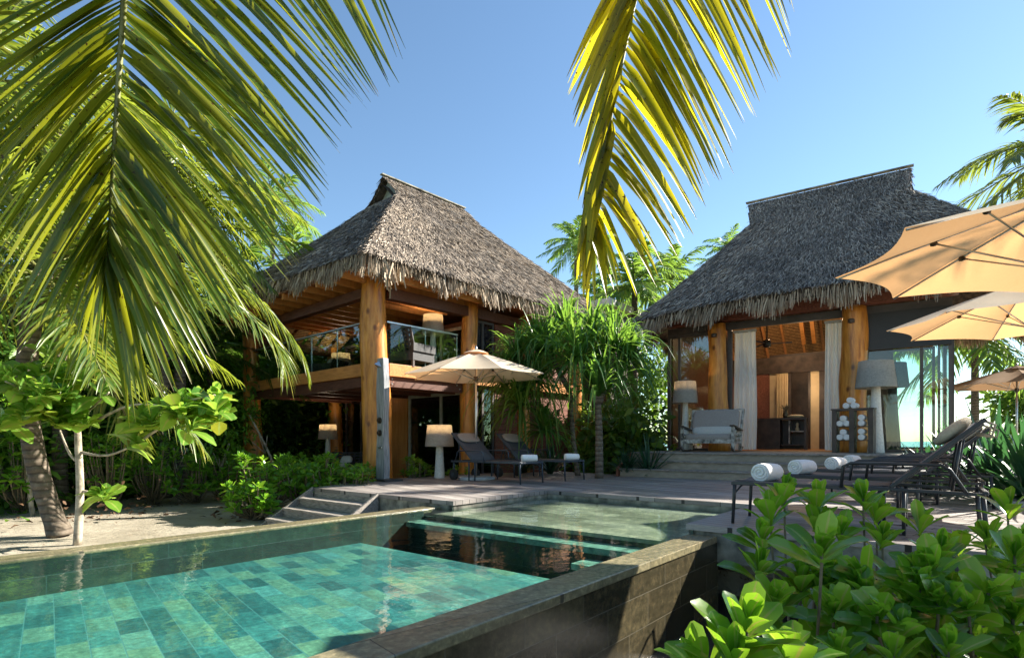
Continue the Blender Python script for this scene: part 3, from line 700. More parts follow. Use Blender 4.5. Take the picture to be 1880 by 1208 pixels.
# ---------------------------------------------------------------- right villa
def build_right():
    v = wthing('thatched_pavilion', 'single-storey thatched pavilion with open curtained doorway and glass corner, right of the pool', 'villa', FR.pt(3,-2,.58))
    zf = .58; zt = 4.14
    tL,tR = 1.5,-5.2; aB = 7.0
    MB().fbox(FR,-2.78,aB,1.36,-8.2,.30,zf).build('platform', M['stepwood'], v)
    MB().fbox(FR,-2.74,aB,1.30,-8.2,-.1,.298).build('platform_base', M['stepwood'], v)
    for i,(a,z) in enumerate(((-2.79,.578),(-3.14,.385),(-3.49,.195))):
        o = MB().fbox(FR,a-.045,a+(.33 if i else .3),1.40 if i else 1.37,-8.2,z-.035,z+(.004 if i == 0 else 0)).build('tread', M['greywood'], v); bevel(o,.006)  # tread wood darkened to strengthen the shadow lines at the nosings
        MB().fbox(FR,a+.004,a+.03,1.39,-8.2,z-.193,z-.037).build('riser', M['stepwood'], v)
    # side board of the stair, reddish
    p = [(-2.75,.56),(-3.52,.20),(-3.56,.0),(-2.75,.0)]
    m = MB(); m.add([FR.pt(a,1.41,z) for a,z in p]+[FR.pt(a,1.47,z) for a,z in p], [(0,1,2,3),(7,6,5,4),(0,4,5,1),(1,5,6,2),(2,6,7,3),(3,7,4,0)]); m.build('stringer', M['redwood'], v)
    tP2 = FR.t_at(1567,0)
    log(v, FR.pt(0,0), zf, 4.12, .275, 21, .04, flare=.08)
    log(v, FR.pt(0,tP2), zf, 4.16, .305, 22, .04, flare=.10)
    for t in (0,tP2):
        q = FR.pt(-.28,t+.03,3.72); MB().lathe([(.02,0),(.07,.01),(.075,.09),(.05,.11)],12,(q.x,q.y,q.z)).build('spot_lamp', M['dwood'], v)
    # header beams
    MB().fbox(FR,-.14,.14,tL+.1,tR-.1,4.18,4.46).build('header_beam', M['redwood'], v)
    MB().fbox(FR,.18,.30,tL,tR,3.98,4.17).build('header_frame', M['frame'], v)
    MB().fbox(FR,-.9,.2,tL+.4,tR-1.2,4.47,4.50).build('soffit', M['beam'], v)
    t1 = FR.t_at(1336,.24); t2 = FR.t_at(1550,.24); tM = FR.t_at(1692,.24)
    window(v, FR, .24, tL, FR.t_at(1300,.24)-.25, zf, 3.97, 't', .07, 'glass', 'frame', (FR.t_at(1248,.24),), .1)
    MB().fbox(FR,.19,.30,t1,t1-.12,zf,3.97).build('door_jamb', M['frame'], v)
    MB().fbox(FR,.19,.30,t2-.1,t2-.22,zf,3.97).build('door_jamb', M['frame'], v)
    window(v, FR, .24, t2-.24, tR, zf, 3.97, 't', .07, 'rail_glass', 'frame', (tM,), .1)
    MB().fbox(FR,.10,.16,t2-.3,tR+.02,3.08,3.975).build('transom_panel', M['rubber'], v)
    # right side and left side glass, back wall glass on the right bay
    window(v, FR, tR, .34, 3.2, zf, 3.97, 'a', .08, 'rail_glass', 'frame', ())
    window(v, FR, tR, 3.3, 6.8, zf, 3.97, 'a', .08, 'rail_glass', 'frame', ())
    MB().fbox(FR,.34,aB,tL-.02,tL-.1,zf,3.97).build('side_wall', M['redwood'], v)
    window(v, FR, 6.9, t2-.5, tR+.1, zf, 3.97, 't', .08, 'rail_glass', 'frame', ())
    # inner back wall with openings seen through the doorway
    aw = 4.6
    def T(px): return FR.t_at(px, aw)
    def wallseg(p0,p1,z0,z1,mat='redwood',nm='inner_wall',d=0): MB().fbox(FR,aw-d,aw+.12-d,T(p0),T(p1),z0,z1).build(nm, M[mat], v)
    ztop = 3.15
    wallseg(1225,1413,zf,ztop,'redwood'); wallseg(1413,1447,zf,ztop,'cream','sliding_panel',-.02); wallseg(1447,1452,zf,ztop,'dwood')
    wallseg(1484,1488,zf,ztop,'dwood'); wallseg(1488,1504,zf,ztop,'cream','sliding_panel',-.02); wallseg(1504,1640,zf,ztop,'dwood')
    wallseg(1225,1640,ztop+.003,ztop+.55,'dwood','inner_beam',.03)
    MB().fbox(FR,aw+1.2,aw+1.3,T(1400),T(1560),zf,3.95).build('wardrobe_back', M['dwood'], v)
    # woven inner ceiling rising from the back wall to the ridge
    def cpl(a0,z0,a1,z1,name,mat,t0=tL-.2,t1=tR+.2,th=.03):
        m = MB(); q = [(a0,t1,z0),(a0,t0,z0),(a1,t0,z1),(a1,t1,z1)]
        m.add([FR.pt(*x) for x in q]+[FR.pt(x[0],x[1],x[2]+th) for x in q], [(0,1,2,3),(7,6,5,4),(0,4,5,1),(1,5,6,2),(2,6,7,3),(3,7,4,0)]); return m.build(name, M[mat], v)
    cpl(3.4,7.0,aw+2.4,4.0,'woven_ceiling','woven')
    cpl(.3,4.18,3.4,7.0,'woven_ceiling','woven')
    for t in np.arange(tL-.3,tR,-.62):
        m = MB(); m.bar(FR.pt(3.4,t,6.93),FR.pt(aw+2.4,t,3.93),.07,.12); m.build('rafter', M['fascia'], v)
    tc = FR.t_at(1462,3)
    for dt in (-.16,.16): m = MB(); m.bar(FR.pt(3.4,tc+dt,6.8),FR.pt(aw+1.2,tc+dt,4.3),.12,.2); m.build('rafter', M['fascia'], v)
    MB().fbox(FR,.5,aw+1.1,tL-.15,tR+.15,zf+.002,zf+.012).build('room_floor', M['orangewall'], v)
    zef = lambda qe,te: 4.60+0*qe
    roof(v, FR, -1.1,8.0, -6.6,2.05, 0,1, 0,1, zef, .84,0,0, M['thatchgrey'], 10, 8) if False else None
    # this roof has its ridge along V: swap the axes of the frame
    class Fx: pass
    fx = Fx(); fx.U = (-FR.V[0],-FR.V[1]); fx.V = FR.U; fx.o = FR.o
    fx.pt = lambda a,t,z=0: FR.pt(t,-a,z)
    roof(v, fx, -2.05,7.4, -1.15,8.0, .05,4.45, 3.4, 8.62, lambda qe,te: 4.55-.30*(1-qe)**5+0*te, .80, .35, 4.45, M['thatchgrey'], 110000, 8, .26, .46, .20)
build_right()

# ---------------------------------------------------------------- furniture
def ry(o, a): return o
def lounger(name, label, loc, rz, group, wheels=True, pillow='headrest', fm='metal', z=.42):
    t = thing(name, label, 'sun lounger', loc, rz, group); w = .35; r = .018
    fr = MB()
    for s in (-1,1):
        fr.bar((0,s*w,z),(1.36,s*w,z),.036,.04); fr.bar((1.36,s*w,z),(2.02,s*w,z-.015),.03,.03)
    for x in (0,.68,1.36,2.02): fr.bar((x,-w,z-.003),(x,w,z-.003),.034,.034)
    bevel(fr.build('frame', M[fm], t), .006)
    for s in (-1,1):
        MB().tube([(.02,s*w,z-.01),(.015,s*w,.3),(0.0,s*w,0)], [.02,.018,.016], 10).build('leg', M[fm], t, True)
        MB().tube([(.02,s*(w-.02),z-.10),(.05,s*(w-.12),z-.04),(.05,s*(w-.22),z-.03)], .009, 6).build('brace', M[fm], t, True)
        MB().tube([(1.28,s*w,z-.01),(1.28,s*w,.02),(1.46,s*w,.02),(1.46,s*w,z-.01)], .017, 8).build('leg', M[fm], t, True)
        MB().tube([(.98,s*(w+.03),z+.0),(1.0,s*(w+.04),z+.20),(1.06,s*(w+.05),z+.23),(1.72,s*(w+.05),z+.23),(1.78,s*(w+.04),z+.19),(1.9,s*w,z-.02)], .015, 8).build('armrest', M[fm], t, True)
    # seat sling slightly sagging
    def sling(pts, name):
        m = MB(); ny = 7
        for x,zz in pts:
            for j in range(ny): y = -w+.02+(2*w-.04)*j/(ny-1); m.v.append((x,y,zz+.012-.018*math.sin(math.pi*j/(ny-1))))
        for i in range(len(pts)-1):
            for j in range(ny-1): a = i*ny+j; m.f.append((a,a+1,a+ny+1,a+ny))
        o = m.build(name, M['sling'], t, True); so = o.modifiers.new('thick','SOLIDIFY'); so.thickness = .006; return o
    sling([(.02,z+.012),(.3,z+.01),(.7,z+.005),(1.34,z+.012)], 'seat_sling')
    ba = [(1.36,z+.015),(1.6,z+.23),(1.84,z+.46),(2.0,z+.60)]
    sling(ba, 'backrest_sling')
    b = MB()
    for s in (-1,1): b.bar((1.36,s*(w-.01),z+.015),(2.02,s*(w-.01),z+.615),.03,.035)
    b.bar((2.0,-w,z+.60),(2.0,w,z+.60),.03,.03); bevel(b.build('backrest_frame', M[fm], t), .006)
    MB().tube([(1.86,-.28,z+.46),(1.80,-.28,z)],.012,8).build('prop', M[fm], t, True); MB().tube([(1.86,.28,z+.46),(1.80,.28,z)],.012,8).build('prop', M[fm], t, True)
    d = Vector((.66,0,.6)).normalized(); n = Vector((-.6,0,.66)).normalized()
    if pillow == 'headrest':
        c = Vector((1.86,0,z+.485))+n*.035
        MB().pillow(c, d, (0,1,0), n, .30, .62, .06).build('headrest', M['headrest'], t, True)
    else:
        c = Vector((1.85,0,z+.475))+n*.06
        MB().pillow(c, d, (0,1,0), n, .34, .60, .11, p=2.6).build('headrest', M['beige'], t, True)
        MB().tube([(2.0,-.06,z+.62),(2.1,-.06,z+.57),(2.08,-.06,z+.48),(1.97,-.06,z+.50)], .012, 6).build('strap', M['beige'], t, True)
    if wheels:
        for s in (-1,1):
            wh = MB().tube([(1.96,s*(w-.04),.12),(1.96,s*(w+.01),.12)], .12, 20).build('wheel', M['rubber'], t, False)
            MB().tube([(1.96,s*(w+.012),.12),(1.96,s*(w+.02),.12)], .05, 12).build('hub', M[fm], wh, False)
            MB().tube([(1.96,s*(w-.02),.12),(1.96,s*(w-.02),z-.02)], .018, 8).build('wheel_fork', M[fm], t, True)
    else:
        for s in (-1,1): MB().tube([(2.0,s*w,z-.01),(2.03,s*w,0)], .018, 10).build('leg', M[fm], t, True)
    return t
def towel(label, loc, rz, L=.36, r=.085, group='rolled towels'):
    t = thing('rolled_towel', label, 'towel', loc, rz, group)
    rr = random.Random(hash(label) % 999)
    m = MB(); n = 26; rings = [(-L/2+.02,.80),(-L/2+.012,.95),(-L/2+.04,1),(-.1,1.02),(0,.99),(.08,1.02),(L/2-.04,1),(L/2-.012,.95),(L/2-.02,.80)]
    for x,s in rings:
        for k in range(n):
            a = 2*math.pi*k/n; q = r*s*(1+.03*math.sin(2*a+x*9)+.02*math.sin(5*a+x*20)); m.v.append((x,q*math.cos(a),r*.93+q*math.sin(a)*.93))
    for i in range(len(rings)-1):
        for k in range(n): a = i*n+k; b = i*n+(k+1)%n; m.f.append((a,b,b+n,a+n))
    m.f.append(tuple(range(n))[::-1]); m.f.append(tuple((len(rings)-1)*n+k for k in range(n)))
    m.build('roll', M['towel'], t, True)
    for s in (-1,1):
        pts = [(s*(L/2-.014), math.cos(a)*r*.82*(1-a/(2*math.pi*2.6)), r*.93+math.sin(a)*r*.78*(1-a/(2*math.pi*2.6))) for a in np.linspace(0,2*math.pi*2.3,46)]
        MB().tube(pts, r*.115, 6).build('spiral_edge', M['towel'], t, True)
    return t
# two loungers in the middle of the deck
dA = math.atan2(.668,-.744)
lounger('sun_lounger', 'dark sun lounger on wheels directly under the open cream umbrella on the deck', (.40,11.34,0), dA, 'sun loungers with taupe headrests', fm='bluegrey')
lounger('sun_lounger', 'dark sun lounger on wheels beside the pandanus, just right of the umbrella pole', (1.37,12.3,0), dA, 'sun loungers with taupe headrests', fm='bluegrey')
W = Vector((math.cos(dA),math.sin(dA),0))
for (x,y,lab) in ((.40,11.34,'rolled white towel on the foot of the lounger under the cream umbrella'),(1.37,12.3,'rolled white towel on the foot of the lounger beside the pandanus')):
    p = Vector((x,y,0))+W*.17; p -= Vector((W.y,-W.x,0))*(-.12); towel(lab, (p.x,p.y,.43), R(12), .34, .08)
# row of four by the pool
dB = math.atan2(-.59,.807)
foot = [(2.50,6.14),(3.50,7.36),(4.62,8.56),(5.58,9.76)]
ll = ['nearest dark lounger of the row on the right, its raised back with a beige pillow','second dark lounger from the front in the row on the right','third dark lounger from the front in the row on the right','farthest dark lounger of the row on the right, next to the pavilion steps']
tl = ['rolled white towel on the nearest lounger of the right-hand row','rolled white towel on the second lounger of the right-hand row','rolled white towel on the third lounger of the right-hand row','rolled white towel on the farthest lounger of the right-hand row']
for i,(x,y) in enumerate(foot):
    lounger('sun_lounger', ll[i], (x,y,0), dB, 'sun loungers in a row by the pavilion', wheels=False, pillow='pillow')
    p = Vector((x,y,0))+Vector((math.cos(dB),math.sin(dB),0))*.26
    towel(tl[i], (p.x,p.y,.43), R([40,32,38,40][i]), .36, .10)
# ---- umbrellas
def umbrella(label, loc, rz, Rr, zr, za, mat='canopy', base=True, pole=True, scallop=.10):
    t = thing('umbrella', label, 'umbrella', loc, rz, 'open garden umbrellas'); m = MB(); n = 8; NR = 8; NS = 8
    def pt(i, f, q):
        a0 = 2*math.pi*i/n; a1 = 2*math.pi*(i+1)/n
        p0 = Vector((math.cos(a0),math.sin(a0),0)); p1 = Vector((math.cos(a1),math.sin(a1),0)); p = p0.lerp(p1, q)
        sag = scallop*4*q*(1-q)*f*f
        rad = Rr*f*(1-sag*.9); z = za-(za-zr)*(f**1.12)-.05*4*q*(1-q)*math.sin(math.pi*f)*1.0
        return (p.x*rad,p.y*rad,z)
    for i in range(n):
        b = len(m.v)
        for f in range(NR+1):
            for q in range(NS+1): m.v.append(pt(i,.02+.98*f/NR,q/NS))
        for f in range(NR):
            for q in range(NS): a = b+f*(NS+1)+q; m.f.append((a,a+1,a+NS+2,a+NS+1))
    m.build('canopy', M[mat], t, True)
    c = MB(); c.lathe([(.30,za-.045),(.16,za+.015),(.03,za+.05)],8); c.build('vent_cap', M[mat], t)
    MB().lathe([(.03,za+.03),(.035,za+.07),(.012,za+.13)],10).build('finial', M['steel'], t, True)
    for i in range(n):
        a = 2*math.pi*i/n; d = Vector((math.cos(a),math.sin(a),0))
        pts = [d*(Rr*f)+Vector((0,0,za-(za-zr)*(f**1.12)-.018)) for f in (.03,.25,.5,.75,.99)]
        rb = MB().tube(pts, .010, 6).build('rib', M['steel'], t, True)
        st = MB(); mid = d*(Rr*.55)+Vector((0,0,za-(za-zr)*(.55**1.12)-.03)); st.tube([mid, Vector((d.x*.05,d.y*.05,za-.62))], .008, 6)
        st.build('strut', M['steel'], rb, True)
        MB().pillow(mid, d, (-d.y,d.x,0), (0,0,1), .06,.04,.05,4).build('joint', M['bronze'], rb, True)
    MB().tube([(0,0,za),(0,0,.05)], .024, 12).build('pole', M['steel'], t, True)
    MB().lathe([(.05,za-.66),(.05,za-.56)],12).build('hub', M['bronze'], t)
    if base: bevel(MB().lathe([(.42,0),(.42,.05),(.40,.07),(.05,.08)],28).build('base', M['basecrete'], t, False),.004)
    return t
u = G(874,879.5)
umbrella('open cream umbrella standing between the two loungers in the middle of the deck', (u.x,u.y,0), R(22), 1.62, 2.30, 2.86)
umbrella('large nearest umbrella at the right edge, its tan underside lit through', (4.34,4.32,0), R(147.8), 1.62, 2.35, 2.78)
umbrella('second umbrella on the right, lower and behind the large nearest one', (6.92,7.52,0), R(108.7), 1.62, 2.46, 3.0)
umbrella('distant brown umbrella beyond the pavilion corner, low at the right edge', (13.7,15.3,-.1), R(10), 1.7, 2.45, 2.95, 'canopyd')

# ---- lamps
def lamp(label, loc, h, rb, rs, hs, stem='lampstem', shade='shade', lit=15, rt=None):
    t = thing('floor_lamp', label, 'lamp', loc, 0, 'giant outdoor floor lamps'); rt = rt or rs*.82
    pr = [(rb,0),(rb*1.02,.02),(rb*.86,h*.2),(rb*.66,h*.45),(rb*.52,h-hs*.9),(rb*.45,h-hs*.2)]
    MB().lathe(pr, 24).build('stem', M[stem], t, True)
    m = MB(); m.lathe([(rs,h-hs),(rs*.99,h-hs+.02),(rt+.005,h-.015),(rt,h)], 40, cap=False); o = m.build('lamp_shade', M[shade], t, True)
    so = o.modifiers.new('thick','SOLIDIFY'); so.thickness = .012
    MB().lathe([(.001,h-hs*.35),(rt*.92,h-hs*.35-.01),(rt*.92,h-hs*.35-.02),(.001,h-hs*.35-.01)],30).build('diffuser', M['shade'], t, True)
    if lit:
        l = bpy.data.lights.new('bulb','POINT'); l.energy = lit; l.color = (1,.78,.55); l.shadow_soft_size = .06
        lo = bpy.data.objects.new('bulb', l); COL.objects.link(lo); lo.parent = t; lo.location = (0,0,h-hs*.2)
    return t
zb = 2.71
def onL(px,a,z): p = FL.pt(a, FL.t_at(px,a)); return (p.x,p.y,z)
def onR(px,a,z=.58): p = FR.pt(a, FR.t_at(px,a)); return (p.x,p.y,z)
lamp('tall lamp with pale woven shade on the balcony in front of the glass doors', onL(795,2.3,zb-.02), 1.62,.13,.31,.54)
lamp('lamp with pale woven shade at the back left of the balcony', onL(626,2.6,zb-.02), 1.15,.13,.36,.50)
lamp('lamp with round woven shade on the ground floor beside the left lounger', onL(807,.9,-.35), 1.58,.15,.34,.50)
lamp('lamp with pale shade on the shaded ground-floor patio behind the bushes', onL(602,1.9,-.35), 1.75,.14,.32,.48)
lamp('lamp with white stem and lit woven shade behind the rocking chair', onR(1258,-.75), 1.92,.13,.34,.60, lit=5)
lamp('big white lamp with grey woven shade beside the towel rack', onR(1608,-.75), 2.12,.17,.42,.62,'lampstem','shadegrey',2)
lamp('black lamp with dark openwork shade behind the big white lamp', onR(1638,.75), 2.22,.19,.36,.60,'rattan','blackshade',0)

# ---- shower post
def shower():
    b = G(703,882); t = wthing('shower_post', 'grey weathered timber shower post with two dials at the deck edge', 'outdoor shower', b)
    d = b.y; h = (885-661)/F*d
    ang = R(-42.5); c,s = math.cos(ang),math.sin(ang)
    def Q(x,y,z): return (b.x+x*c-y*s, b.y+x*s+y*c, z)
    n = 12; pr = []
    m = MB()
    for i in range(n+1):
        z = h*i/n; w = .14+.02*math.sin(i*.9)-.015*i/n; k = .075
        m.v += [Q(-w,-k,z),Q(w,-k,z),Q(w,k,z),Q(-w,k,z)]
    for i in range(n):
        for k in range(4): a = i*4+k; e = i*4+(k+1)%4; m.f.append((a,e,e+4,a+4))
    m.f += [(0,3,2,1),(n*4,n*4+1,n*4+2,n*4+3)]
    bevel(m.build('timber', M['showerwood'], t),.012)
    for z in (1.30,1.03):
        m = MB(); m.tube([Q(0,-.075,z),Q(0,-.10,z)],.068,20); m.tube([Q(0,-.10,z),Q(0,-.14,z)],.035,12); m.build('dial', M['bronze'], t)
    m = MB(); m.tube([Q(0,-.07,.72),Q(0,-.13,.72)],.03,10); m.tube([Q(0,-.12,.72),Q(.16,-.14,.72)],.012,8); m.build('tap', M['steel'], t)
    m = MB(); m.add([Q(-.10,-.08,h-.20),Q(.07,-.08,h-.20),Q(0,-.22,h-.14),Q(0,-.08,h-.06)],[(0,1,2),(1,3,2),(3,0,2),(0,3,1)]); m.build('shower_head', M['steel'], t)
    m = MB(); m.add([Q(-.35,-.25,.004),Q(.45,-.25,.004),Q(.45,.2,.004),Q(-.35,.2,.004),Q(-.35,-.25,.045),Q(.45,-.25,.045),Q(.45,.2,.045),Q(-.35,.2,.045)],[(3,2,1,0),(4,5,6,7),(0,1,5,4),(1,2,6,5),(2,3,7,6),(3,0,4,7)]); m.build('drain_tray', M['metal'], t)
shower()

# ---- rocking chair
def rocker():
    p = onR(1306,-1.35); t = thing('rocking_chair', 'wide worn white rocking chair with taupe cushions on the pavilion platform', 'chair', p, R(-35))
    w = .63
    for s in (-1,1):
        MB().tube([(s*w,-.52,.10),(s*w,-.35,.035),(s*w,0,.02),(s*w,.35,.04),(s*w,.58,.12)], .03, 8).build('rocker', M['dwood'], t, True)
        MB().box(s*w-.035,s*w+.035,-.42,-.34,.04,.66).build('leg', M['wchair'], t)
        MB().box(s*w-.035,s*w+.035,.30,.37,.04,.62).build('leg', M['wchair'], t)
        m = MB(); m.bar((s*w,-.50,.66),(s*w,.42,.55),.11,.035); m.build('armrest', M['dwood'], t)
        for z in (.24,.34,.44): MB().box(s*w-.02,s*w+.02,-.34,.30,z-.025,z+.025).build('side_slat', M['wchair'], t)
    MB().box(-w+.04,w-.04,-.42,-.36,.22,.32).build('front_rail', M['wchair'], t)
    MB().box(-w+.04,w-.04,-.36,.34,.25,.29).build('seat_frame', M['wchair'], t)
    m = MB(); m.bar((-w+.0,.30,.30),(-w-.02,.62,1.10),.06,.05); m.bar((w,.30,.30),(w+.02,.62,1.10),.06,.05); m.bar((-w-.04,.62,1.11),(w+.04,.62,1.11),.06,.03); m.bar((-w,.33,.4),(w,.33,.4),.04,.08); m.build('back_frame', M['wchair'], t)
    d = Vector((0,.32,.8)).normalized()
    MB().pillow((0,-.05,.37),(1,0,0),(0,1,0),(0,0,1),1.20,.72,.18,8,8).build('seat_cushion', M['cushion'], t, True)
    MB().pillow((0,.40,.78),(1,0,0),d,d.cross(Vector((1,0,0))),1.20,.68,.12,8,9).build('back_cushion', M['cushion'], t, True)
    MB().pillow((0,.25,.54),(1,0,0),(0,.4,.9),(0,-.9,.4),1.16,.24,.12,8,4).build('lumbar_cushion', M['cushion2'], t, True)
rocker()
# ---- towel rack with rolls
def rack():
    p = onR(1566,-1.0); t = thing('towel_rack', 'dark wooden towel rack of two shelf columns in front of the right-hand log post', 'rack', p, R(-35)-R(10))
    for x in (-.36,.0,.38): MB().box(x-.05,x+.05,-.12,.12,0,1.02).build('upright', M['dwood'], t)
    for z in (.30,.62,1.0): MB().box(-.31,.33,-.13,.13,z-.02,z).build('shelf', M['dwood'], t)
    MB().box(-.43,.45,-.135,.135,1.0,1.03).build('shelf', M['dwood'], t)
    c,s = math.cos(-R(45)),math.sin(-R(45))
    k = 0
    spots = [(-.11,.30,.07,'lower left'),(-.25,.30,0,''),( .19,.30,0,''),(.12,.36,0,''),(-.25,.62,0,''),(-.11,.62,0,''),(-.18,.74,0,''),(.19,.62,0,''),(.19,.75,0,''),(-.18,.42,0,''),(.19,.43,0,''),(-.12,1.03,0,''),(.04,1.03,0,''),(-.04,1.155,0,'')]
    labs = {'11':'rolled towel on top of the rack, left one of the lower two','12':'rolled towel on top of the rack, right one of the lower two','13':'topmost rolled towel lying on two others on the rack'}
    for i,(x,z,_,_) in enumerate(spots):
        if i == 3: continue
        wx,wy = x*c, x*s
        lab = labs.get(str(i)) or ['rolled white towel inside the left column of the rack','rolled white towel inside the right column of the rack'][x > 0]
        tw = towel(lab, (p[0]+wx,p[1]+wy,p[2]+z), R(-45)+R(90), .26, .070, 'rolled towels in the rack' if i < 11 else 'rolled towels')
rack()
# ---- curtains
def curtain(px0,px1,lab,a=.42):
    t0,t1 = FR.t_at(px0,a),FR.t_at(px1,a); m = MB(); n = 70; nz = 6; ph = rnd.uniform(0,6)
    for i in range(n+1):
        q = i/n
        for j in range(nz+1):
            z = .62+(3.93-.62)*j/nz; amp = .05*(1-.4*j/nz); pinch = 1+.06*math.sin(j*.8)
            m.v.append(tuple(FR.pt(a+amp*math.sin(q*30+ph)+.03*math.sin(q*13+j*.3), t0+(t1-t0)*(.5+(q-.5)*pinch), z)))
    for i in range(n):
        for j in range(nz): b = i*(nz+1)+j; m.f.append((b,b+1,b+nz+2,b+nz+1))
    t = wthing('curtain', lab, 'curtain', FR.pt(a,(t0+t1)/2,.6), 'curtains of the pavilion doorway')
    m.build('drape', M['curtain'], t, True)
    MB().fbox(FR,a-.06,a+.06,t0,t1,3.90,3.96).build('heading', M['cushion2'], t)
curtain(1347,1388,'white curtain hanging at the left side of the pavilion doorway')
curtain(1514,1548,'white curtain hanging beside the right-hand log post of the doorway')
def inner():
    a = 4.35; t0,t1 = FR.t_at(1425,a),FR.t_at(1446,a); m = MB(); n = 40
    for i in range(n+1):
        for z in (1.2,3.1): m.v.append(tuple(FR.pt(a+.05*math.sin(i*1.1),t0+(t1-t0)*i/n,z)))
    for i in range(n): m.f.append((2*i,2*i+2,2*i+3,2*i+1))
    tag(m.build('curtain', M['cream'], None, True), 'beige curtain hanging indoors on the back wall behind the cabinet', 'curtain')
    # cabinet
    a0 = 2.9; f = lambda px: FR.t_at(px,a0)
    c = wthing('cabinet', 'dark open-shelved cabinet inside the pavilion doorway', 'cabinet', FR.pt(a0,f(1440),.58))
    m = MB(); L,Rr = f(1390),f(1480); mid = f(1432)
    m.fbox(FR,a0,a0+.5,L,Rr,1.52,1.58); m.fbox(FR,a0,a0+.5,L,mid,.60,1.515); m.fbox(FR,a0,a0+.5,Rr+.06,Rr,.60,1.515); m.fbox(FR,a0+.46,a0+.5,mid,Rr,.6,1.515); m.fbox(FR,a0,a0+.46,mid-.03,Rr+.06,.72,.76)
    m.build('carcass', M['dwood'], c)
    MB().fbox(FR,a0+.02,a0+.45,mid-.25,Rr+.06,1.14,1.17).build('shelf', M['wchair'], c)
    MB().fbox(FR,a0+.02,a0+.45,mid-.24,mid-.27,.76,1.5).build('divider', M['wchair'], c)
    p = FR.pt(a0+.2,f(1440),1.58)
    vz = wthing('vase', 'small vase of dried flowers on the cabinet', 'vase', p)
    MB().lathe([(.06,0),(.09,.08),(.05,.2),(.06,.22)],16,p).build('body', M['bronze'], vz, True)
    g = np.random.default_rng(4); K = 60
    v,fc = ribbons(np.array(p)+np.array([0,0,.2])+g.normal(0,.02,(K,3)), g.normal(0,.5,(K,3))+np.array([0,0,1]), (0,1,0), g.uniform(.15,.32,K), .02, .2, 2,'oval')
    LB().add(v,fc).build('dried_flowers', M['stem'], vz)
    p = FR.pt(a0+.2,f(1462),1.17); fg = MB(); fg.lathe([(.05,0),(.06,.06),(.03,.14),(.045,.2),(.02,.26)],12,p)
    tag(fg.build('figurine', M['cream'], None, True), 'small pale figurine on the cabinet shelf', 'ornament')
    p = FR.pt(a0+.2,f(1458),1.58); fg = MB(); fg.pillow(p+Vector((0,0,.05)),(1,-.5,0),(.5,1,0),(0,0,1),.5,.16,.1,6,2)
    tag(fg.build('shell_ornament', M['cream'], None, True), 'pale shell ornament lying on the cabinet top', 'ornament')
    # ceiling fan
    p = FR.pt(2.0,FR.t_at(1408,2.0),3.78); t = wthing('ceiling_fan', 'dark ceiling fan hanging in the pavilion', 'fan', p)
    MB().tube([p+Vector((0,0,1.9)),p+Vector((0,0,.1))],.02,8).build('rod', M['metal'], t); MB().lathe([(.05,-.12),(.11,-.08),(.11,.08),(.05,.12)],16,p).build('motor', M['metal'], t, True)
    for k in range(3):
        a = R(-20+120*k); d = Vector((math.cos(a),math.sin(a),0)); m = MB(); m.bar(p+d*.1,p+d*.68,.13,.012); m.build('blade', M['metal'], t)
    # room lights: unseen points added to warm the ceiling and back panels
    for (aa,px,z,e) in ((3.4,1440,4.7,36),(3.7,1475,2.6,9)):
        l = bpy.data.lights.new('unseen_room_light','POINT'); l.energy = e; l.color = (1,.70,.42); l.shadow_soft_size = .15
        lo = bpy.data.objects.new('unseen_room_light', l); COL.objects.link(lo); q = FR.pt(aa,FR.t_at(px,aa),z); lo.location = q
inner()
# ---- balcony and patio seats
def armchair(label, loc, rz, w=.8, h=.85, cush=None):
    t = thing('armchair', label, 'armchair', loc, rz, None)
    MB().box(-w/2,w/2,-.4,.4,.18,.40).build('seat', M['rattan'], t)
    m = MB(); nx,nz = 7,6
    for i in range(nx):
        x = -w/2+w*i/(nx-1); m.bar((x,.34,.4),(x,.50,h),.065,.03)
    for j in range(nz): z = .42+(h-.42)*j/(nz-1); y = .34+.16*j/(nz-1); m.bar((-w/2-.03,y,z),(w/2+.03,y,z),.03,.05)
    m.build('backrest', M['rattan'], t)
    for s in (-1,1):
        m = MB(); m.box(s*w/2-.04,s*w/2+.04,-.4,.42,.40,.60); m.build('armrest', M['rattan'], t)
        for y in (-.36,.36): MB().box(s*(w/2-.04)-.03,s*(w/2-.04)+.03,y-.03,y+.03,0,.18).build('leg', M['dwood'], t)
    if cush: MB().pillow((.1,.20,.58),(1,0,0),(0,.35,.9),(0,-.9,.35),.42,.42,.14,8,3).build('cushion', M['cushion2'], t, True)
    return t
armchair('dark woven armchair with open lattice back on the balcony beside the tall lamp', onL(756,1.3,zb-.02), R(-42.5)-R(170), .82,.95)
armchair('dark armchair at the left part of the balcony by the back lamp', onL(600,1.7,zb-.02), R(-42.5)-R(60), .9,.72, True)
armchair('dark sofa chair with a striped pale cushion on the shaded ground-floor patio', onL(622,1.2,-.35), R(-42.5)+R(20), 1.3,.85, True)
def slab():
    p = P(1095,575,24); t = thing('flat_roof', 'pale flat roof of a low building glimpsed between the two thatched roofs', 'building', (p.x,p.y,-.6), R(-38))
    z = p.z+.6
    MB().box(-1.2,1.3,-1.2,2.2,z-.05,z+.22).build('roof_slab', M['concrete'], t); MB().box(-.5,.9,-.5,2,0,z-.055).build('wall', M['dwood'], t)
slab()

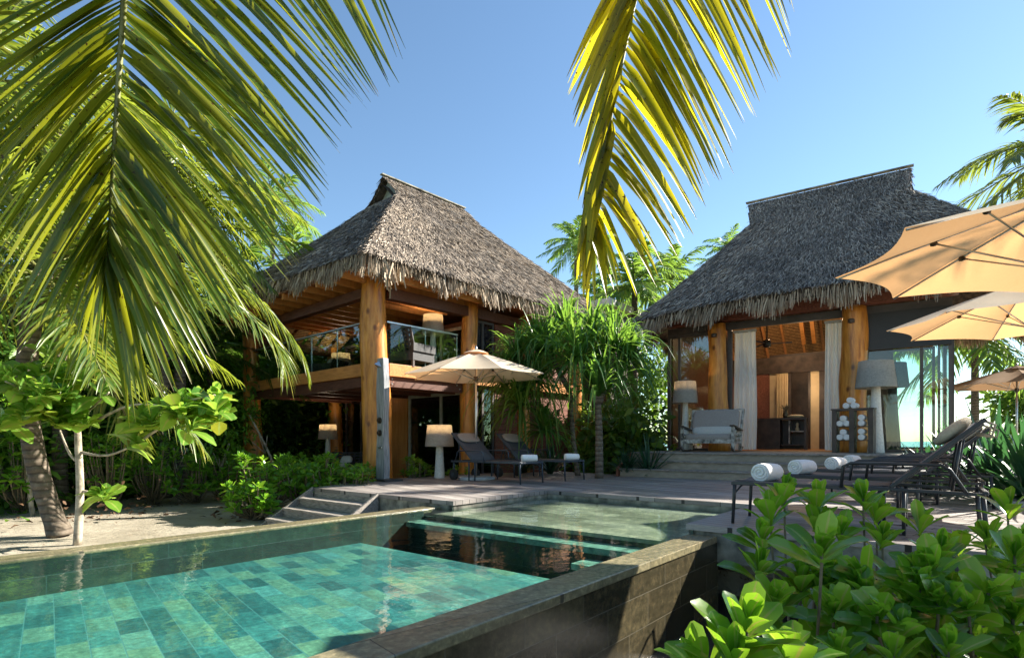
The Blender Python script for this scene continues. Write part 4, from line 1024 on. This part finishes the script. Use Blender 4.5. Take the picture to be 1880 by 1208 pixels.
# ---------------------------------------------------------------- vegetation
def bez(pts, n):
    pts = [Vector(p) for p in pts]; out = []          # Catmull-Rom through the points
    m = len(pts)
    for i in range(n+1):
        x = i/n*(m-1); k = min(int(x), m-2); t = x-k
        p0,p1,p2,p3 = pts[max(k-1,0)],pts[k],pts[k+1],pts[min(k+2,m-1)]
        out.append(.5*((2*p1)+(-p0+p2)*t+(2*p0-5*p1+4*p2-p3)*t*t+(-p0+3*p1-3*p2+p3)*t**3))
    return out
def frond_leaflets(lb, path, Lf, g, nl=40, wid=.045, droop=.5, ang=55, seg=3, upv=(0,0,1), start=.1, fold=.35, hang=0.0, both=True):
    """path: list of Vectors; leaflets on both sides of the rachis"""
    pts = np.array([list(p) for p in path]); n = len(pts)
    ts = np.linspace(start, .995, nl)
    for s in ((-1,1) if both else (1,)):
        tt = np.clip(ts+g.normal(0,.3/nl,nl), 0, .999); x = tt*(n-1); k = x.astype(int); f = (x-k)[:,None]
        b = pts[k]*(1-f)+pts[k+1]*f; tan = nrm(pts[k+1]-pts[k])
        sd = nrm(np.cross(tan, np.asarray(upv, float))+1e-6); upn = nrm(np.cross(sd, tan))
        a = np.radians(ang*(1-.55*tt)+g.normal(0,4,nl))[:,None]
        d = tan*np.cos(a)+sd*s*np.sin(a)+upn*(.18*(1-tt))[:,None]+np.array([0,0,-hang])+g.normal(0,.05,(nl,3))
        L = Lf*(np.sin(np.pi*(.16+.80*tt))**.75)*g.uniform(.85,1.1,nl)
        v,fc = ribbons(b, d, upn, L, wid*g.uniform(.8,1.15,nl), droop*g.uniform(.6,1.4,nl), seg, 'palm', fold, 2, g.normal(0,.3,nl))
        lb.add(v,fc)
def palm(label, base, crown, r0, r1, nfr=18, fl=3.2, seed=1, mat='palm', lean=None, nl=34, seg=3, wid=.05, lo=-45, az=None, cocos=False, name='coconut_palm', trunkpts=None, extra=(), droop=.45, nfr_=None):
    nfr = nfr_ or nfr
    g = np.random.default_rng(seed); base = Vector(base); crown = Vector(crown)
    t = wthing(name, label, 'palm tree', base, 'coconut palms')
    if trunkpts is None:
        mid = base.lerp(crown,.5)+Vector((lean or 0,0,0)); trunkpts = [base,mid,crown]
    tp = bez(trunkpts, 26); m = MB(); rad = [r0+(r1-r0)*i/26+(.28*r0*(1-i/3) if i < 3 else 0)+(.01 if i%2 else 0)*r0*5 for i in range(27)]
    m.tube(tp, rad, 12); m.build('trunk', M['trunk'], t, True)
    lb = LB(); rs = MB()
    for k in range(nfr):
        a = k*2.39996+g.uniform(-.2,.2) if az is None else R(g.uniform(*az))
        el = R(78-(78-lo)*(k/nfr)**.9+g.uniform(-6,6)); L = fl*g.uniform(.85,1.1)
        d = Vector((math.cos(a)*math.cos(el),math.sin(a)*math.cos(el),math.sin(el)))
        dr = droop*g.uniform(.7,1.3)*(1 if el > 0 else .5)
        pts = [crown+d*(L*q)+Vector((0,0,-dr*L*q*q)) for q in np.linspace(0,1,12)]
        frond_leaflets(lb, pts, L*.27, g, nl, wid, .45, 58, seg)
        rs.tube(pts[::2]+[pts[-1]], [.03*(1-.85*q) for q in np.linspace(0,1,7)], 5)
    for pts,L in extra:
        pp = bez(pts,16); frond_leaflets(lb, pp, L, g, 60, .04, .55, 60, 4); rs.tube(pp[::2], [.028*(1-.85*q) for q in np.linspace(0,1,len(pp[::2]))], 6)
    lb.build('crown', M[mat], t); rs.build('frond_stalks', M['rachis'], t, True)
    return t
def near_frond(label, rach, pairs_l, pairs_r, nl, nr, wid, mat, seed, dj=.25):
    """pairs: list of (t on rachis, tip px, tip py, tip depth) keys to interpolate"""
    g = np.random.default_rng(seed); path = bez(rach, 40)
    t = wthing('palm_frond', label, 'palm frond', path[len(path)//2])
    MB().tube(path, [.016*(1-.75*i/40)+.003 for i in range(41)], 8).build('stalk', M['rachis'], t, True)
    P_ = np.array([list(p) for p in path])
    for side,(pairs,n) in enumerate(((pairs_l,nl),(pairs_r,nr))):
        if not n: continue
        key = np.array(pairs, float); ts = np.linspace(key[0,0], key[-1,0], n); ts = np.clip(ts+g.normal(0,.25/n,n),0,.999)
        x = ts*40; k = np.minimum(x.astype(int),39); f = (x-k)[:,None]; b = P_[k]*(1-f)+P_[k+1]*f
        tip = np.stack([np.interp(ts,key[:,0],key[:,j]) for j in (1,2,3)],1)
        tip[:,0] += g.normal(0,9,n); tip[:,1] += g.normal(0,14,n); d = tip[:,2]+g.uniform(-dj,dj,n)
        tw = np.stack([(tip[:,0]-940)/F*d, d, HC+(810-tip[:,1])/F*d],1)
        vec = tw-b; L = np.linalg.norm(vec,axis=1); dr = g.uniform(.08,.22,n)
        dirs = vec/L[:,None]+np.array([0,0,1.0])*dr[:,None]; sc = np.linalg.norm(dirs,axis=1)
        v,fc = ribbons(b, dirs, np.array([0,-1.0,.25]), L*sc, wid*g.uniform(.8,1.2,n), dr/sc, 8, 'palm', .45, 2, g.normal((.5 if side else -.5),.35,n))
        LB().add(v,fc).build('leaflets', M[mat], t)
    return t
Q = lambda px,py,d=2.5: P(px,py,d)
near_frond('large green palm frond hanging into the picture at the upper left',
  [Q(420,-620,2.0),Q(300,-300,2.2),Q(238,-80,2.35),Q(224,60,2.45),Q(212,240,2.5),Q(203,400,2.6),Q(198,480,2.65)],
  [(.02,-420,200,2.4),(.30,-330,180,2.4),(.42,-200,320,2.45),(.56,-60,470,2.5),(.70,10,590,2.55),(.85,90,600,2.6),(.93,140,640,2.7),(.99,190,690,2.7)],
  [(.02,735,90,2.3),(.10,715,160,2.4),(.24,650,190,2.4),(.36,600,330,2.45),(.48,570,400,2.5),(.60,520,520,2.5),(.72,420,620,2.6),(.85,340,700,2.7),(.93,290,735,2.7),(.99,240,760,2.7)],
  96, 100, .048, 'fgpalm', 3)
near_frond('sunlit yellow-green palm frond hanging down in front of the sky at the upper centre',
  [Q(1330,-520,2.6),Q(1240,-240,2.7),Q(1180,-60,2.75),Q(1140,120,2.8),Q(1105,300,2.85),Q(1082,430,2.9)],
  [(.30,1040,130,2.8),(.45,1065,230,2.8),(.6,1075,330,2.85),(.8,1072,450,2.9),(.97,1072,560,2.95)],
  [(.05,1462,-20,2.7),(.16,1445,95,2.7),(.26,1412,165,2.7),(.36,1372,225,2.75),(.44,1342,285,2.75),(.54,1305,350,2.75),(.64,1283,395,2.8),(.74,1248,455,2.85),(.87,1190,510,2.9),(.99,1095,545,2.95)],
  40, 62, .062, 'fgpalmy', 9)
# palms: left grove
b1 = G(112,985,-.6)
tr1 = [b1, P(72,870,8.55), P(50,740,8.5), P(54,620,8.5), P(78,500,8.6)]
palm('leaning coconut palm with thick ringed trunk at the far left behind the pool', b1, P(78,500,8.6), .135,.13, 22, 3.2, 21, 'palm', nl=46, seg=4, wid=.05, lo=-50, trunkpts=tr1,
  extra=[([P(90,500,8.6),P(240,470,8.5),P(400,535,8.4),P(500,620,8.4),P(520,675,8.4)],.72),([P(100,480,8.8),P(260,420,9.2),P(420,500,9.6),P(530,610,9.8),P(565,680,9.9)],.75),([P(90,490,8.7),P(40,330,8.2),P(-60,250,8)],.9)])
def gpalm(px, py, d, r, fl, seed, label, mat='palm', nfr=17, nl=34, gx=None, zb=-.6, droop=.45):
    c = P(px,py,d); b = Vector((c.x+(gx or 0), c.y, zb)); return palm(label, b, c, r, r*.7, nfr, fl, seed, mat, nl=nl, seg=3, wid=.10 if mat == 'palmfar' else .07, droop=droop, nfr_=24 if mat == 'palmfar' else None)
gpalm(-40,150,9.5,.17,3.4,31,'tall palm at the far left edge whose lit fronds show behind the large near frond','palm',nl=40)
gpalm(330,420,15,.16,3.6,32,'palm with arching fronds in the grove just left of the villa roof','palm')
gpalm(150,330,18,.16,4.2,33,'tall palm deep in the grove above the leaning palm','palm')
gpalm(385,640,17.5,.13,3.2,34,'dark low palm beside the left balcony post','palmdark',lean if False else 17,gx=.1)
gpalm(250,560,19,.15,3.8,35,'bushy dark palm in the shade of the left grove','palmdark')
gpalm(110,250,12.5,.15,3.6,61,'palm with dense fronds high above the leaning palm','palm',nl=40)
gpalm(300,300,14.5,.15,3.4,62,'palm in the grove behind the tip of the near frond','palm',nl=40)
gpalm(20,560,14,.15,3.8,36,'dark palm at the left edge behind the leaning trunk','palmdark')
gpalm(400,520,24,.15,4.0,37,'palm behind the left villa whose crown touches its eave','palmfar')
gpalm(545,520,26,.15,3.6,47,'half hidden palm behind the left villa roof','palmfar')
gpalm(500,378,34,.17,3.6,38,'distant palm standing clear of the grove against the sky left of the roof','palmfar',16,26)
gpalm(1058,445,40,.20,3.3,39,'tall distant palm between the two thatched roofs','palmfar',18,28,zb=-.6)
gpalm(1165,520,24,.17,3.0,40,'bright distant palm behind the pandanus between the roofs','palmfar',18,28)
gpalm(1232,500,34,.17,3.0,41,'small distant palm at the left slope of the pavilion roof','palmfar',14,26)
gpalm(1105,555,30,.17,3.0,42,'low distant palm in the gap between the roofs','palmfar',18,28)
gpalm(1335,462,48,.17,3.2,43,'palm whose tip shows over the left slope of the pavilion roof','palmfar',12,24)
gpalm(1960,270,15,.17,3.6,44,'palm at the right edge with long dark-green fronds beside the pavilion roof','palm',20,40)
gpalm(1790,600,25,.17,4.4,45,'beach palm seen under the pavilion eave with fronds drooping over the sea','palmfar',20,44)
gpalm(1640,600,32,.17,4.0,46,'beach palm seen through the glass corner of the pavilion','palmfar',18,40)
# unseen palms added out of frame to cast dappled shade
palm('unseen palm added outside the right edge as a shadow caster', (8.2,-.9,-.6),(7.2,-1.6,6.2), .18,.14, 16, 3.6, 51, 'palm', nl=26, seg=2, wid=.06)
palm('unseen palm added beyond the right edge to shade the near shrubs', (13.5,5.5,-.6),(13.2,5.5,7.0), .18,.14, 20, 4.0, 53, 'palm', nl=30, seg=2, wid=.06)



def thicket(name, label, boxes, n, seed, mat, lmin=.12, lmax=.3, prof='oval', w=.45):
    g = np.random.default_rng(seed); B = []; D = []
    for (x0,x1,y0,y1,z0,z1,wt) in boxes:
        k = int(n*wt); nc = max(8,k//60)
        c = np.stack([g.uniform(x0,x1,nc),g.uniform(y0,y1,nc),z0+(z1-z0)*g.random(nc)**1.1],1)
        idx = g.integers(0,nc,k); off = g.normal(0,1,(k,3))*np.array([.42,.42,.32])
        B.append(c[idx]+off); D.append(nrm(off)+np.array([0,0,.35])+g.normal(0,.35,(k,3)))
    B = np.concatenate(B); D = np.concatenate(D); K = len(B); L = g.uniform(lmin,lmax,K)
    B[:,2] = np.maximum(B[:,2],-.58)
    v,f = ribbons(B, D, nrm(g.normal(0,.5,(K,3))+np.array([0,0,1.0])), L, L*w, .35, 2, prof, .25, 2, g.normal(0,.4,K))
    o = LB().add(v,f).build(name, M[mat]); return tag(o, label, 'undergrowth', kind='stuff')
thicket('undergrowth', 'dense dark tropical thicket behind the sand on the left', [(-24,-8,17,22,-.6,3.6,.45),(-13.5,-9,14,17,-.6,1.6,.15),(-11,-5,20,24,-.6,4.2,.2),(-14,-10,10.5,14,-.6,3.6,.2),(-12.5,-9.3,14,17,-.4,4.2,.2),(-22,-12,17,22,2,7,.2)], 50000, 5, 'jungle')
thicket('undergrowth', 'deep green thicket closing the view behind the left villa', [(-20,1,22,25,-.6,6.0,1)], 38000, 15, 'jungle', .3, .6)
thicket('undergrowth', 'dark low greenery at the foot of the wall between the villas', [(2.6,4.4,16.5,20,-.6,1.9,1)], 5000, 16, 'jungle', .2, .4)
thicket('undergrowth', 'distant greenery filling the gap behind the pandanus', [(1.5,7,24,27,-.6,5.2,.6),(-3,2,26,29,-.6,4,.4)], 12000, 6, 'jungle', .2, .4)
thicket('undergrowth', 'sunlit beach greenery beyond the pavilion at the right edge', [(25.5,46,27,30,-.6,4.0,1)], 16000, 17, 'palmfar', .3, .7)
thicket('leaf_litter', 'fallen brown leaves scattered on the sand', [(-10,-4,9.5,16,-.598,-.59,1)], 260, 8, 'brownleaf', .08, .16)
# bare stems in the thicket
def stems():
    for i,(px,py,d,dx,h) in enumerate([(520,790,16,-1.0,2.2),(265,905,14,.15,1.6),(330,900,13.5,-.2,1.3),(395,905,14,.3,1.4),(290,905,15,-.4,1.9),(60,900,11,-.3,2.0)]):
        b = G(px,max(py,870),-.6); b = P(px,py,d); b.z = -.6
        m = MB(); m.tube(bez([b,b+Vector((dx*.4,0,h*.5)),b+Vector((dx,.1,h))],8), [.035*(1-.6*k/8)+.01 for k in range(9)], 7)
        for s in range(3):
            q = b+Vector((dx*.5,0,h*.5)); m.tube([q,q+Vector((rnd.uniform(-.4,.4),rnd.uniform(-.2,.2),rnd.uniform(.3,.7)))], .012, 5)
        t = wthing('shrub', ['slanting pale stem beside the left balcony post','thin branching shrub at the edge of the sand','low shrub on the sand in front of the thicket','low shrub on the sand nearest the left log post','taller bare-stemmed shrub at the back of the sand','yellowish shrub stem left of the leaning palm'][i], 'shrub', b)
        m.build('stem', M['bark'], t, True)
        g = np.random.default_rng(60+i); K = 260; tip = b+Vector((dx,.1,h)); c = np.array(tip)+g.normal(0,1,(K,3))*np.array([.25,.25,.3])
        v,f = ribbons(c, g.normal(0,1,(K,3))+np.array([0,0,.6]), (0,0,1), g.uniform(.1,.18,K), .06, .3, 2, 'broad', .2)
        LB().add(v,f).build('foliage', M['bush'], t)
stems()
def rosettes(lb, C, Dn, ll, nleaf, g, el0=72, w=.36, spread=(.25,1.25), prof='broad', seg=5, fold=.22, droop=.3):
    """C (K,3) centres, Dn (K,3) axis; each a whorl of leaves"""
    K = len(C); Dn = nrm(Dn)
    ref = np.where(np.abs(Dn[:,2:3]) < .9, np.array([[0,0,1.0]]), np.array([[1.0,0,0]])); X = nrm(np.cross(Dn,ref)); Y = np.cross(Dn,X)
    for j in range(nleaf):
        a = j*2.39996+g.uniform(-.25,.25,K); e = np.radians(88-(j/nleaf)**.8*el0)+g.normal(0,.1,K)   # inner ones upright
        rad = X*np.cos(a)[:,None]+Y*np.sin(a)[:,None]
        d = Dn*np.sin(e)[:,None]+rad*np.cos(e)[:,None]
        L = ll*g.uniform(.75,1.1,K)*(.7+.45*min(1,j/nleaf*1.6)); b = C-Dn*(.035*ll/.2*j/nleaf*2.5)[...] if False else C-Dn*(ll*.45*j/nleaf)
        v,f = ribbons(b, d, Dn*1.0+rad*-.2, L, L*w*g.uniform(.85,1.1,K), droop*g.uniform(.4,1.2,K), seg, prof, fold, 2, g.normal(0,.15,K))
        lb.add(v,f)
def shrub(label, base, cs, ll, nleaf, seed, mat, name='naupaka_shrub', stemr=.012, dirs=None, group='naupaka shrubs', seg=4, el0=72):
    g = np.random.default_rng(seed); cs = np.array([list(c) for c in cs]); base = Vector(base)
    t = wthing(name, label, 'shrub', base, group)
    ax = (cs-np.array(base))*np.array([.5,.5,.5]); ax = nrm(ax)+np.array([0,0,.8])+g.normal(0,.22,cs.shape) if dirs is None else dirs
    lb = LB(); rosettes(lb, cs, ax, ll, nleaf, g, el0, seg=seg); lb.build('foliage', M[mat], t)
    m = MB()
    for c in cs:
        c = Vector(c); b = base+Vector((rnd.uniform(-.1,.1),rnd.uniform(-.1,.1),0)); mid = b.lerp(c,.55)+Vector(((c.x-b.x)*.2,(c.y-b.y)*.2,-.12*(c-b).length*.3))
        m.tube(bez([b,mid,c-Vector((0,0,ll*.3))],5)+[c], stemr, 5, False)
    m.build('stems', M['stem'], t, True); return t
def blob(px0,px1,py0,py1,d0,d1,n,g,zmin=-.55):
    out = []
    while len(out) < n:
        p = P(g.uniform(px0,px1), g.uniform(py0,py1), g.uniform(d0,d1))
        if p.z > zmin: out.append(p)
    return out
gS = np.random.default_rng(77)
mids = [('bright shrub at the foot of the wooden steps beside the sand',(415,500,890,945),(9.9,10.6),50,.20),
        ('tall shrub beside the left log post of the villa',(440,560,835,905),(11.2,13.2),80,.20),
        ('shrub in the middle of the hedge left of the steps',(510,620,835,900),(10.9,12.8),80,.20),
        ('shrub with the brightest leaves right behind the wooden steps',(570,690,855,885),(10.8,12.4),80,.17),
        ('low shrub at the foot of the big front log post',(650,700,850,880),(12.6,13.4),20,.17),
        ('small shrub right of the shower post under the balcony',(735,785,840,872),(12.9,13.8),22,.18),
        ('low shrub half hidden behind the left lounger',(770,860,855,872),(13.6,14.4),18,.16)]
for i,(lab,(a,b,c,d),(e,f),n,ll) in enumerate(mids):
    cs = blob(a,b,c,d,e,f,n,gS,-.4); cen = sum(cs,Vector((0,0,0)))/len(cs); shrub(lab, (cen.x,cen.y+.2,-.6), cs, ll, 11, 100+i, 'bush', seg=3)
back = [('leafy shrub at the back edge of the sand, nearest the left log post',(380,450,820,900),(13.0,14.2)),('leafy shrub on the sand edge, second from the left log post',(310,380,830,900),(12.6,13.6)),
 ('leafy shrub on the sand edge behind the pale sapling branches',(235,310,820,900),(12.2,13.4)),('leafy shrub between the pale sapling and the leaning palm trunk',(150,230,800,900),(11.4,12.6)),('leafy shrub behind the leaning palm trunk at the left edge',(-20,70,790,900),(10.6,12.0))]
for i,(lab,(a,b,c,d),(e,f)) in enumerate(back):
    cs = blob(a,b,c,d,e,f,44,gS,-.45); cen = sum(cs,Vector((0,0,0)))/len(cs); shrub(lab, (cen.x,cen.y+.2,-.6), cs, .20, 10, 140+i, 'bush', seg=3)
# foreground shrubs
def fg(label, base, pts, ll, nleaf, seed, extra=0, box=None, seg=6):
    ll *= 1.02; extra = int(extra*.38)
    cs = [P(*p) for p in pts]; g = np.random.default_rng(seed)
    if extra: cs += blob(*box, extra, g, -.68)
    shrub(label, base, cs, ll, nleaf, seed, 'bushfg', stemr=.006, seg=seg, el0=52)
fg('nearest naupaka shrub with very large bright leaves at the bottom, beside the pool wall', (.9,1.75,-.7),
   [(1370,1150,1.6),(1290,1225,1.6),(1450,1200,1.7),(1350,1215,1.5)], .19, 13, 201)
fg('shrub rising in front of the nearest lounger, two tall leaf whorls at its top', (1.55,3.0,-.7),
   [(1440,905,3.1),(1500,918,3.25),(1415,940,3.0),(1545,975,3.0),(1400,985,2.9),(1395,1040,2.7),(1500,960,3.2),(1470,1060,2.7)], .20, 12, 202, 42, (1420,1580,1000,1208,2.2,3.4))
fg('shrub with an upright whorl in front of the middle of the nearest lounger', (2.1,3.1,-.7),
   [(1585,915,3.2),(1610,940,3.3),(1620,985,3.1),(1660,1060,2.8),(1580,1060,2.6),(1690,960,3.4)], .20, 12, 203, 40, (1540,1730,1010,1208,2.2,3.6))
fg('shrub in the middle of the right-hand bed, leaves against the deck edge', (2.6,3.0,-.7),
   [(1730,1090,2.8),(1760,1000,3.3),(1700,1120,2.5),(1610,1130,2.2)], .19, 12, 204, 40, (1650,1820,1050,1208,2.1,3.6))
fg('shrub at the right edge of the picture with twisted long leaves', (3.1,3.2,-.7),
   [(1810,985,3.1),(1850,930,3.3),(1890,1000,3.0),(1840,1050,2.8),(1880,1100,2.4)], .20, 12, 205, 44, (1780,1960,1000,1208,2.1,3.6))
fg('low dark shrub along the bottom edge between the larger shrubs', (1.6,2.0,-.7),
   [(1540,1190,2.0),(1640,1200,2.0),(1740,1190,2.0)], .15, 11, 206, 26, (1430,1800,1120,1230,1.9,2.8))

# pandanus trees
def straps(lb, c, n, L, w, g, axis=(0,0,1), droop=(.5,1.2), lo=-20, hi=85, power=3, seg=7, fold=.35, az=(0,360)):
    az_ = np.radians(g.uniform(az[0],az[1],n)); el = np.radians(hi-(hi-lo)*np.linspace(0,1,n)**1.0+g.normal(0,5,n))
    d = np.stack([np.cos(az_)*np.cos(el),np.sin(az_)*np.cos(el),np.sin(el)],1)+np.array(axis)*.0
    Ls = L*g.uniform(.75,1.1,n); b = np.array(c)+g.normal(0,.03,(n,3))
    v,f = ribbons(b, d, (0,0,1), Ls, w*g.uniform(.8,1.15,n), g.uniform(droop[0],droop[1],n)*(1.0), seg, 'strap', fold, power); lb.add(v,f)
def pandanus(label, base, heads, trunk, seed, r=.10, L=1.5):
    g = np.random.default_rng(seed); t = wthing('pandanus_tree', label, 'pandanus', base, 'pandanus trees')
    m = MB()
    for path in trunk: m.tube(bez(path,12), [r*(1-.35*k/12)*(1+.06*(k%2)) for k in range(13)], 10)
    m.build('trunk', M['trunk'], t, True); lb = LB()
    for q,(h,s) in enumerate(heads): straps(lb, h, 130, L*s, .065, g, droop=(.1,.95), lo=(10 if q == 0 else -25), power=4)
    lb.build('crown', M['pandan'], t)
b = G(1100,868); h0 = P(1098,740,12.9)
pandanus('large pandanus with stout ringed trunk and drooping strap leaves between the two villas', (P(1100,868,12.95).x,12.95,-.1),
   [(P(1098,725,12.9),.95),(P(1060,655,13.3),1.0),(P(1125,640,13.4),1.0),(P(1155,660,13.6),.8),(P(1090,615,13.8),.85)],
   [[(P(1100,868,12.95).x,12.95,-.1),P(1100,800,12.9),h0],[h0,P(1080,700,13.1),P(1062,660,13.3)],[h0,P(1115,690,13.1),P(1125,645,13.4)]], 71)
b = G(1058,870); h1 = P(1047,720,14)
pandanus('smaller pandanus with thin leaning trunk behind the second lounger', (1.65,14.0,-.1),
   [(P(1012,650,14.2),1.0),(P(985,700,14.2),1.0),(P(955,745,14.0),.8),(P(1040,600,14.4),.85),(P(925,700,14.3),.8),(P(950,660,14.4),.85),(P(985,640,14.6),.85),(P(1000,790,13.9),.7)],
   [[(1.65,14,-.1),P(1052,800,14),h1],[h1,P(1025,680,14.1),P(1012,655,14.2)]], 72, .07)
def strapclump(label, base, n, L, w, seed, lo=25, group='strap-leaved plants'):
    g = np.random.default_rng(seed); t = wthing('strap_plant', label, 'plant', base, group); lb = LB()
    straps(lb, Vector(base)+Vector((0,0,.05)), n, L, w, g, lo=lo, hi=88, droop=(.05,.5), power=2.5, seg=5)
    o = lb.build('leaves', M['crinum'], t)
    return t
for i,(px,d,L,lab) in enumerate([(1700,9.6,1.0,'small strap-leaved plant at the left end of the dark clump behind the loungers'),(1765,9.2,1.35,'dark strap-leaved plant behind the backrests, left of the tallest'),(1830,8.2,1.6,'tallest dark strap-leaved plant behind the raised backrest at the right edge'),(1900,7.4,1.6,'dark strap-leaved plant cut by the right edge behind the nearest backrest'),(1800,10.6,1.4,'strap-leaved plant farthest back beside the pavilion corner')]):
    p = P(px,880,d); strapclump(lab, (p.x,p.y,-.05), 80, L, .085, 300+i)
for i,(px,d,L,lab) in enumerate([(1190,13.6,1.1,'low strap-leaved plant beside the pavilion stair'),(1150,13.9,.9,'low strap-leaved plant at the foot of the large pandanus'),(960,15.2,1.3,'tall grassy strap plant behind the first lounger'),(1010,14.8,1.1,'grassy strap plant between the two loungers and the pandanus')]):
    p = P(px,870,d); g_ = 310+i; t = strapclump(lab, (p.x,p.y,-.05), 70, L, .05, g_)

# broad-leaved young tree left
def young_tree():
    g = np.random.default_rng(90); b = G(142,1000,-.6); d = b.y
    t = wthing('sea_almond_tree', 'young broad-leaved tree with pale thin trunk beside the pool at the left', 'tree', b)
    m = MB(); top = P(146,760,d)
    m.tube(bez([b,P(147,900,d),P(143,800,d),top],14), [.055-.02*k/14 for k in range(15)], 8)
    cl = []
    def br(p,q,r,bend=0):
        a,c = P(*p),P(*q); mid = a.lerp(c,.5)+Vector((0,0,bend)); m.tube(bez([a,mid,c],8), [r*(1-.5*k/8) for k in range(9)], 6); return c
    for p,q,bd in [((146,830,d),(250,815,d-.1),-.1),((250,815,d-.1),(330,760,d-.3),.0),((146,800,d),(60,740,d-.4),.1),((146,770,d),(120,690,d-.2),.0),((180,770,d-.1),(300,745,d-.4),.1),((300,745,d-.4),(395,725,d-.4),0),((146,850,d),(110,790,d),-.1),((60,740,d-.4),(10,700,d-.8),.05),((146,770,d),(200,720,d-.2),0),((146,900,d),(175,905,d),0)]:
        br(p,q,.022,bd)
    m.build('trunk', M['bark'], t, True)
    cs = []
    for (px,py,sx,sy,n,dd) in [(40,740,60,40,16,.6),(110,730,50,35,13,.4),(120,690,30,20,4,.3),(350,750,45,28,14,.4),(395,725,12,10,2,.3),(275,765,25,22,5,.3),(175,905,14,10,2,.1),(10,690,35,20,6,.6),(95,640,10,10,1,.2),(240,800,20,8,2,.2),(140,760,30,20,4,.2)]:
        for k in range(n): cs.append(P(px+g.normal(0,sx*.6),py+g.normal(0,sy*.6),d-dd*g.random()*1.6))
    cs = np.array([list(c) for c in cs]); lb = LB()
    rosettes(lb, cs, np.array([0,-.25,1.0])+g.normal(0,.35,cs.shape), .34, 9, g, w=.52, prof='broad', seg=4, fold=.15, droop=.5)
    lb.build('crown', M['seagrape'], t)
young_tree()

# ---------------------------------------------------------------- light, sky, camera
SUN_AZ = math.atan2(.94,.34)     # clockwise from +Y
EL = R(32)
sd = Vector((math.sin(SUN_AZ)*math.cos(EL), math.cos(SUN_AZ)*math.cos(EL), math.sin(EL)))
l = bpy.data.lights.new('sun','SUN'); l.energy = 5.0; l.angle = R(.5); l.color = (1,.93,.82)
so = bpy.data.objects.new('sun', l); COL.objects.link(so); so.rotation_euler = sd.to_track_quat('Z','Y').to_euler()
w = bpy.data.worlds.new('World'); S.world = w; w.use_nodes = True; nt = w.node_tree
bg = nt.nodes['Background']; sky = nt.nodes.new('ShaderNodeTexSky'); sky.sky_type = 'NISHITA'; sky.sun_disc = False
sky.sun_elevation = EL; sky.sun_rotation = SUN_AZ; sky.air_density = 1.0; sky.dust_density = .1; sky.ozone_density = 3.0
tint = mixc(nt, sky.outputs[0], (.89,.935,.89), 1.0, 'MULTIPLY'); nt.links.new(tint, bg.inputs[0]); bg.inputs[1].default_value = .072
cam = bpy.data.cameras.new('camera'); co = bpy.data.objects.new('camera', cam); COL.objects.link(co)
co.location = (0,0,HC); co.rotation_euler = (R(90),0,0); cam.sensor_width = 36; cam.lens = F/1880*36; cam.shift_y = (810-604)/1880; cam.clip_end = 6000; cam.clip_start = .05
S.camera = co
S.view_settings.view_transform = 'Standard'; S.view_settings.look = 'None'; S.view_settings.exposure = 1.85; S.view_settings.gamma = 1
S.cycles.max_bounces = 8; S.cycles.transparent_max_bounces = 16; S.cycles.caustics_reflective = False; S.cycles.caustics_refractive = False
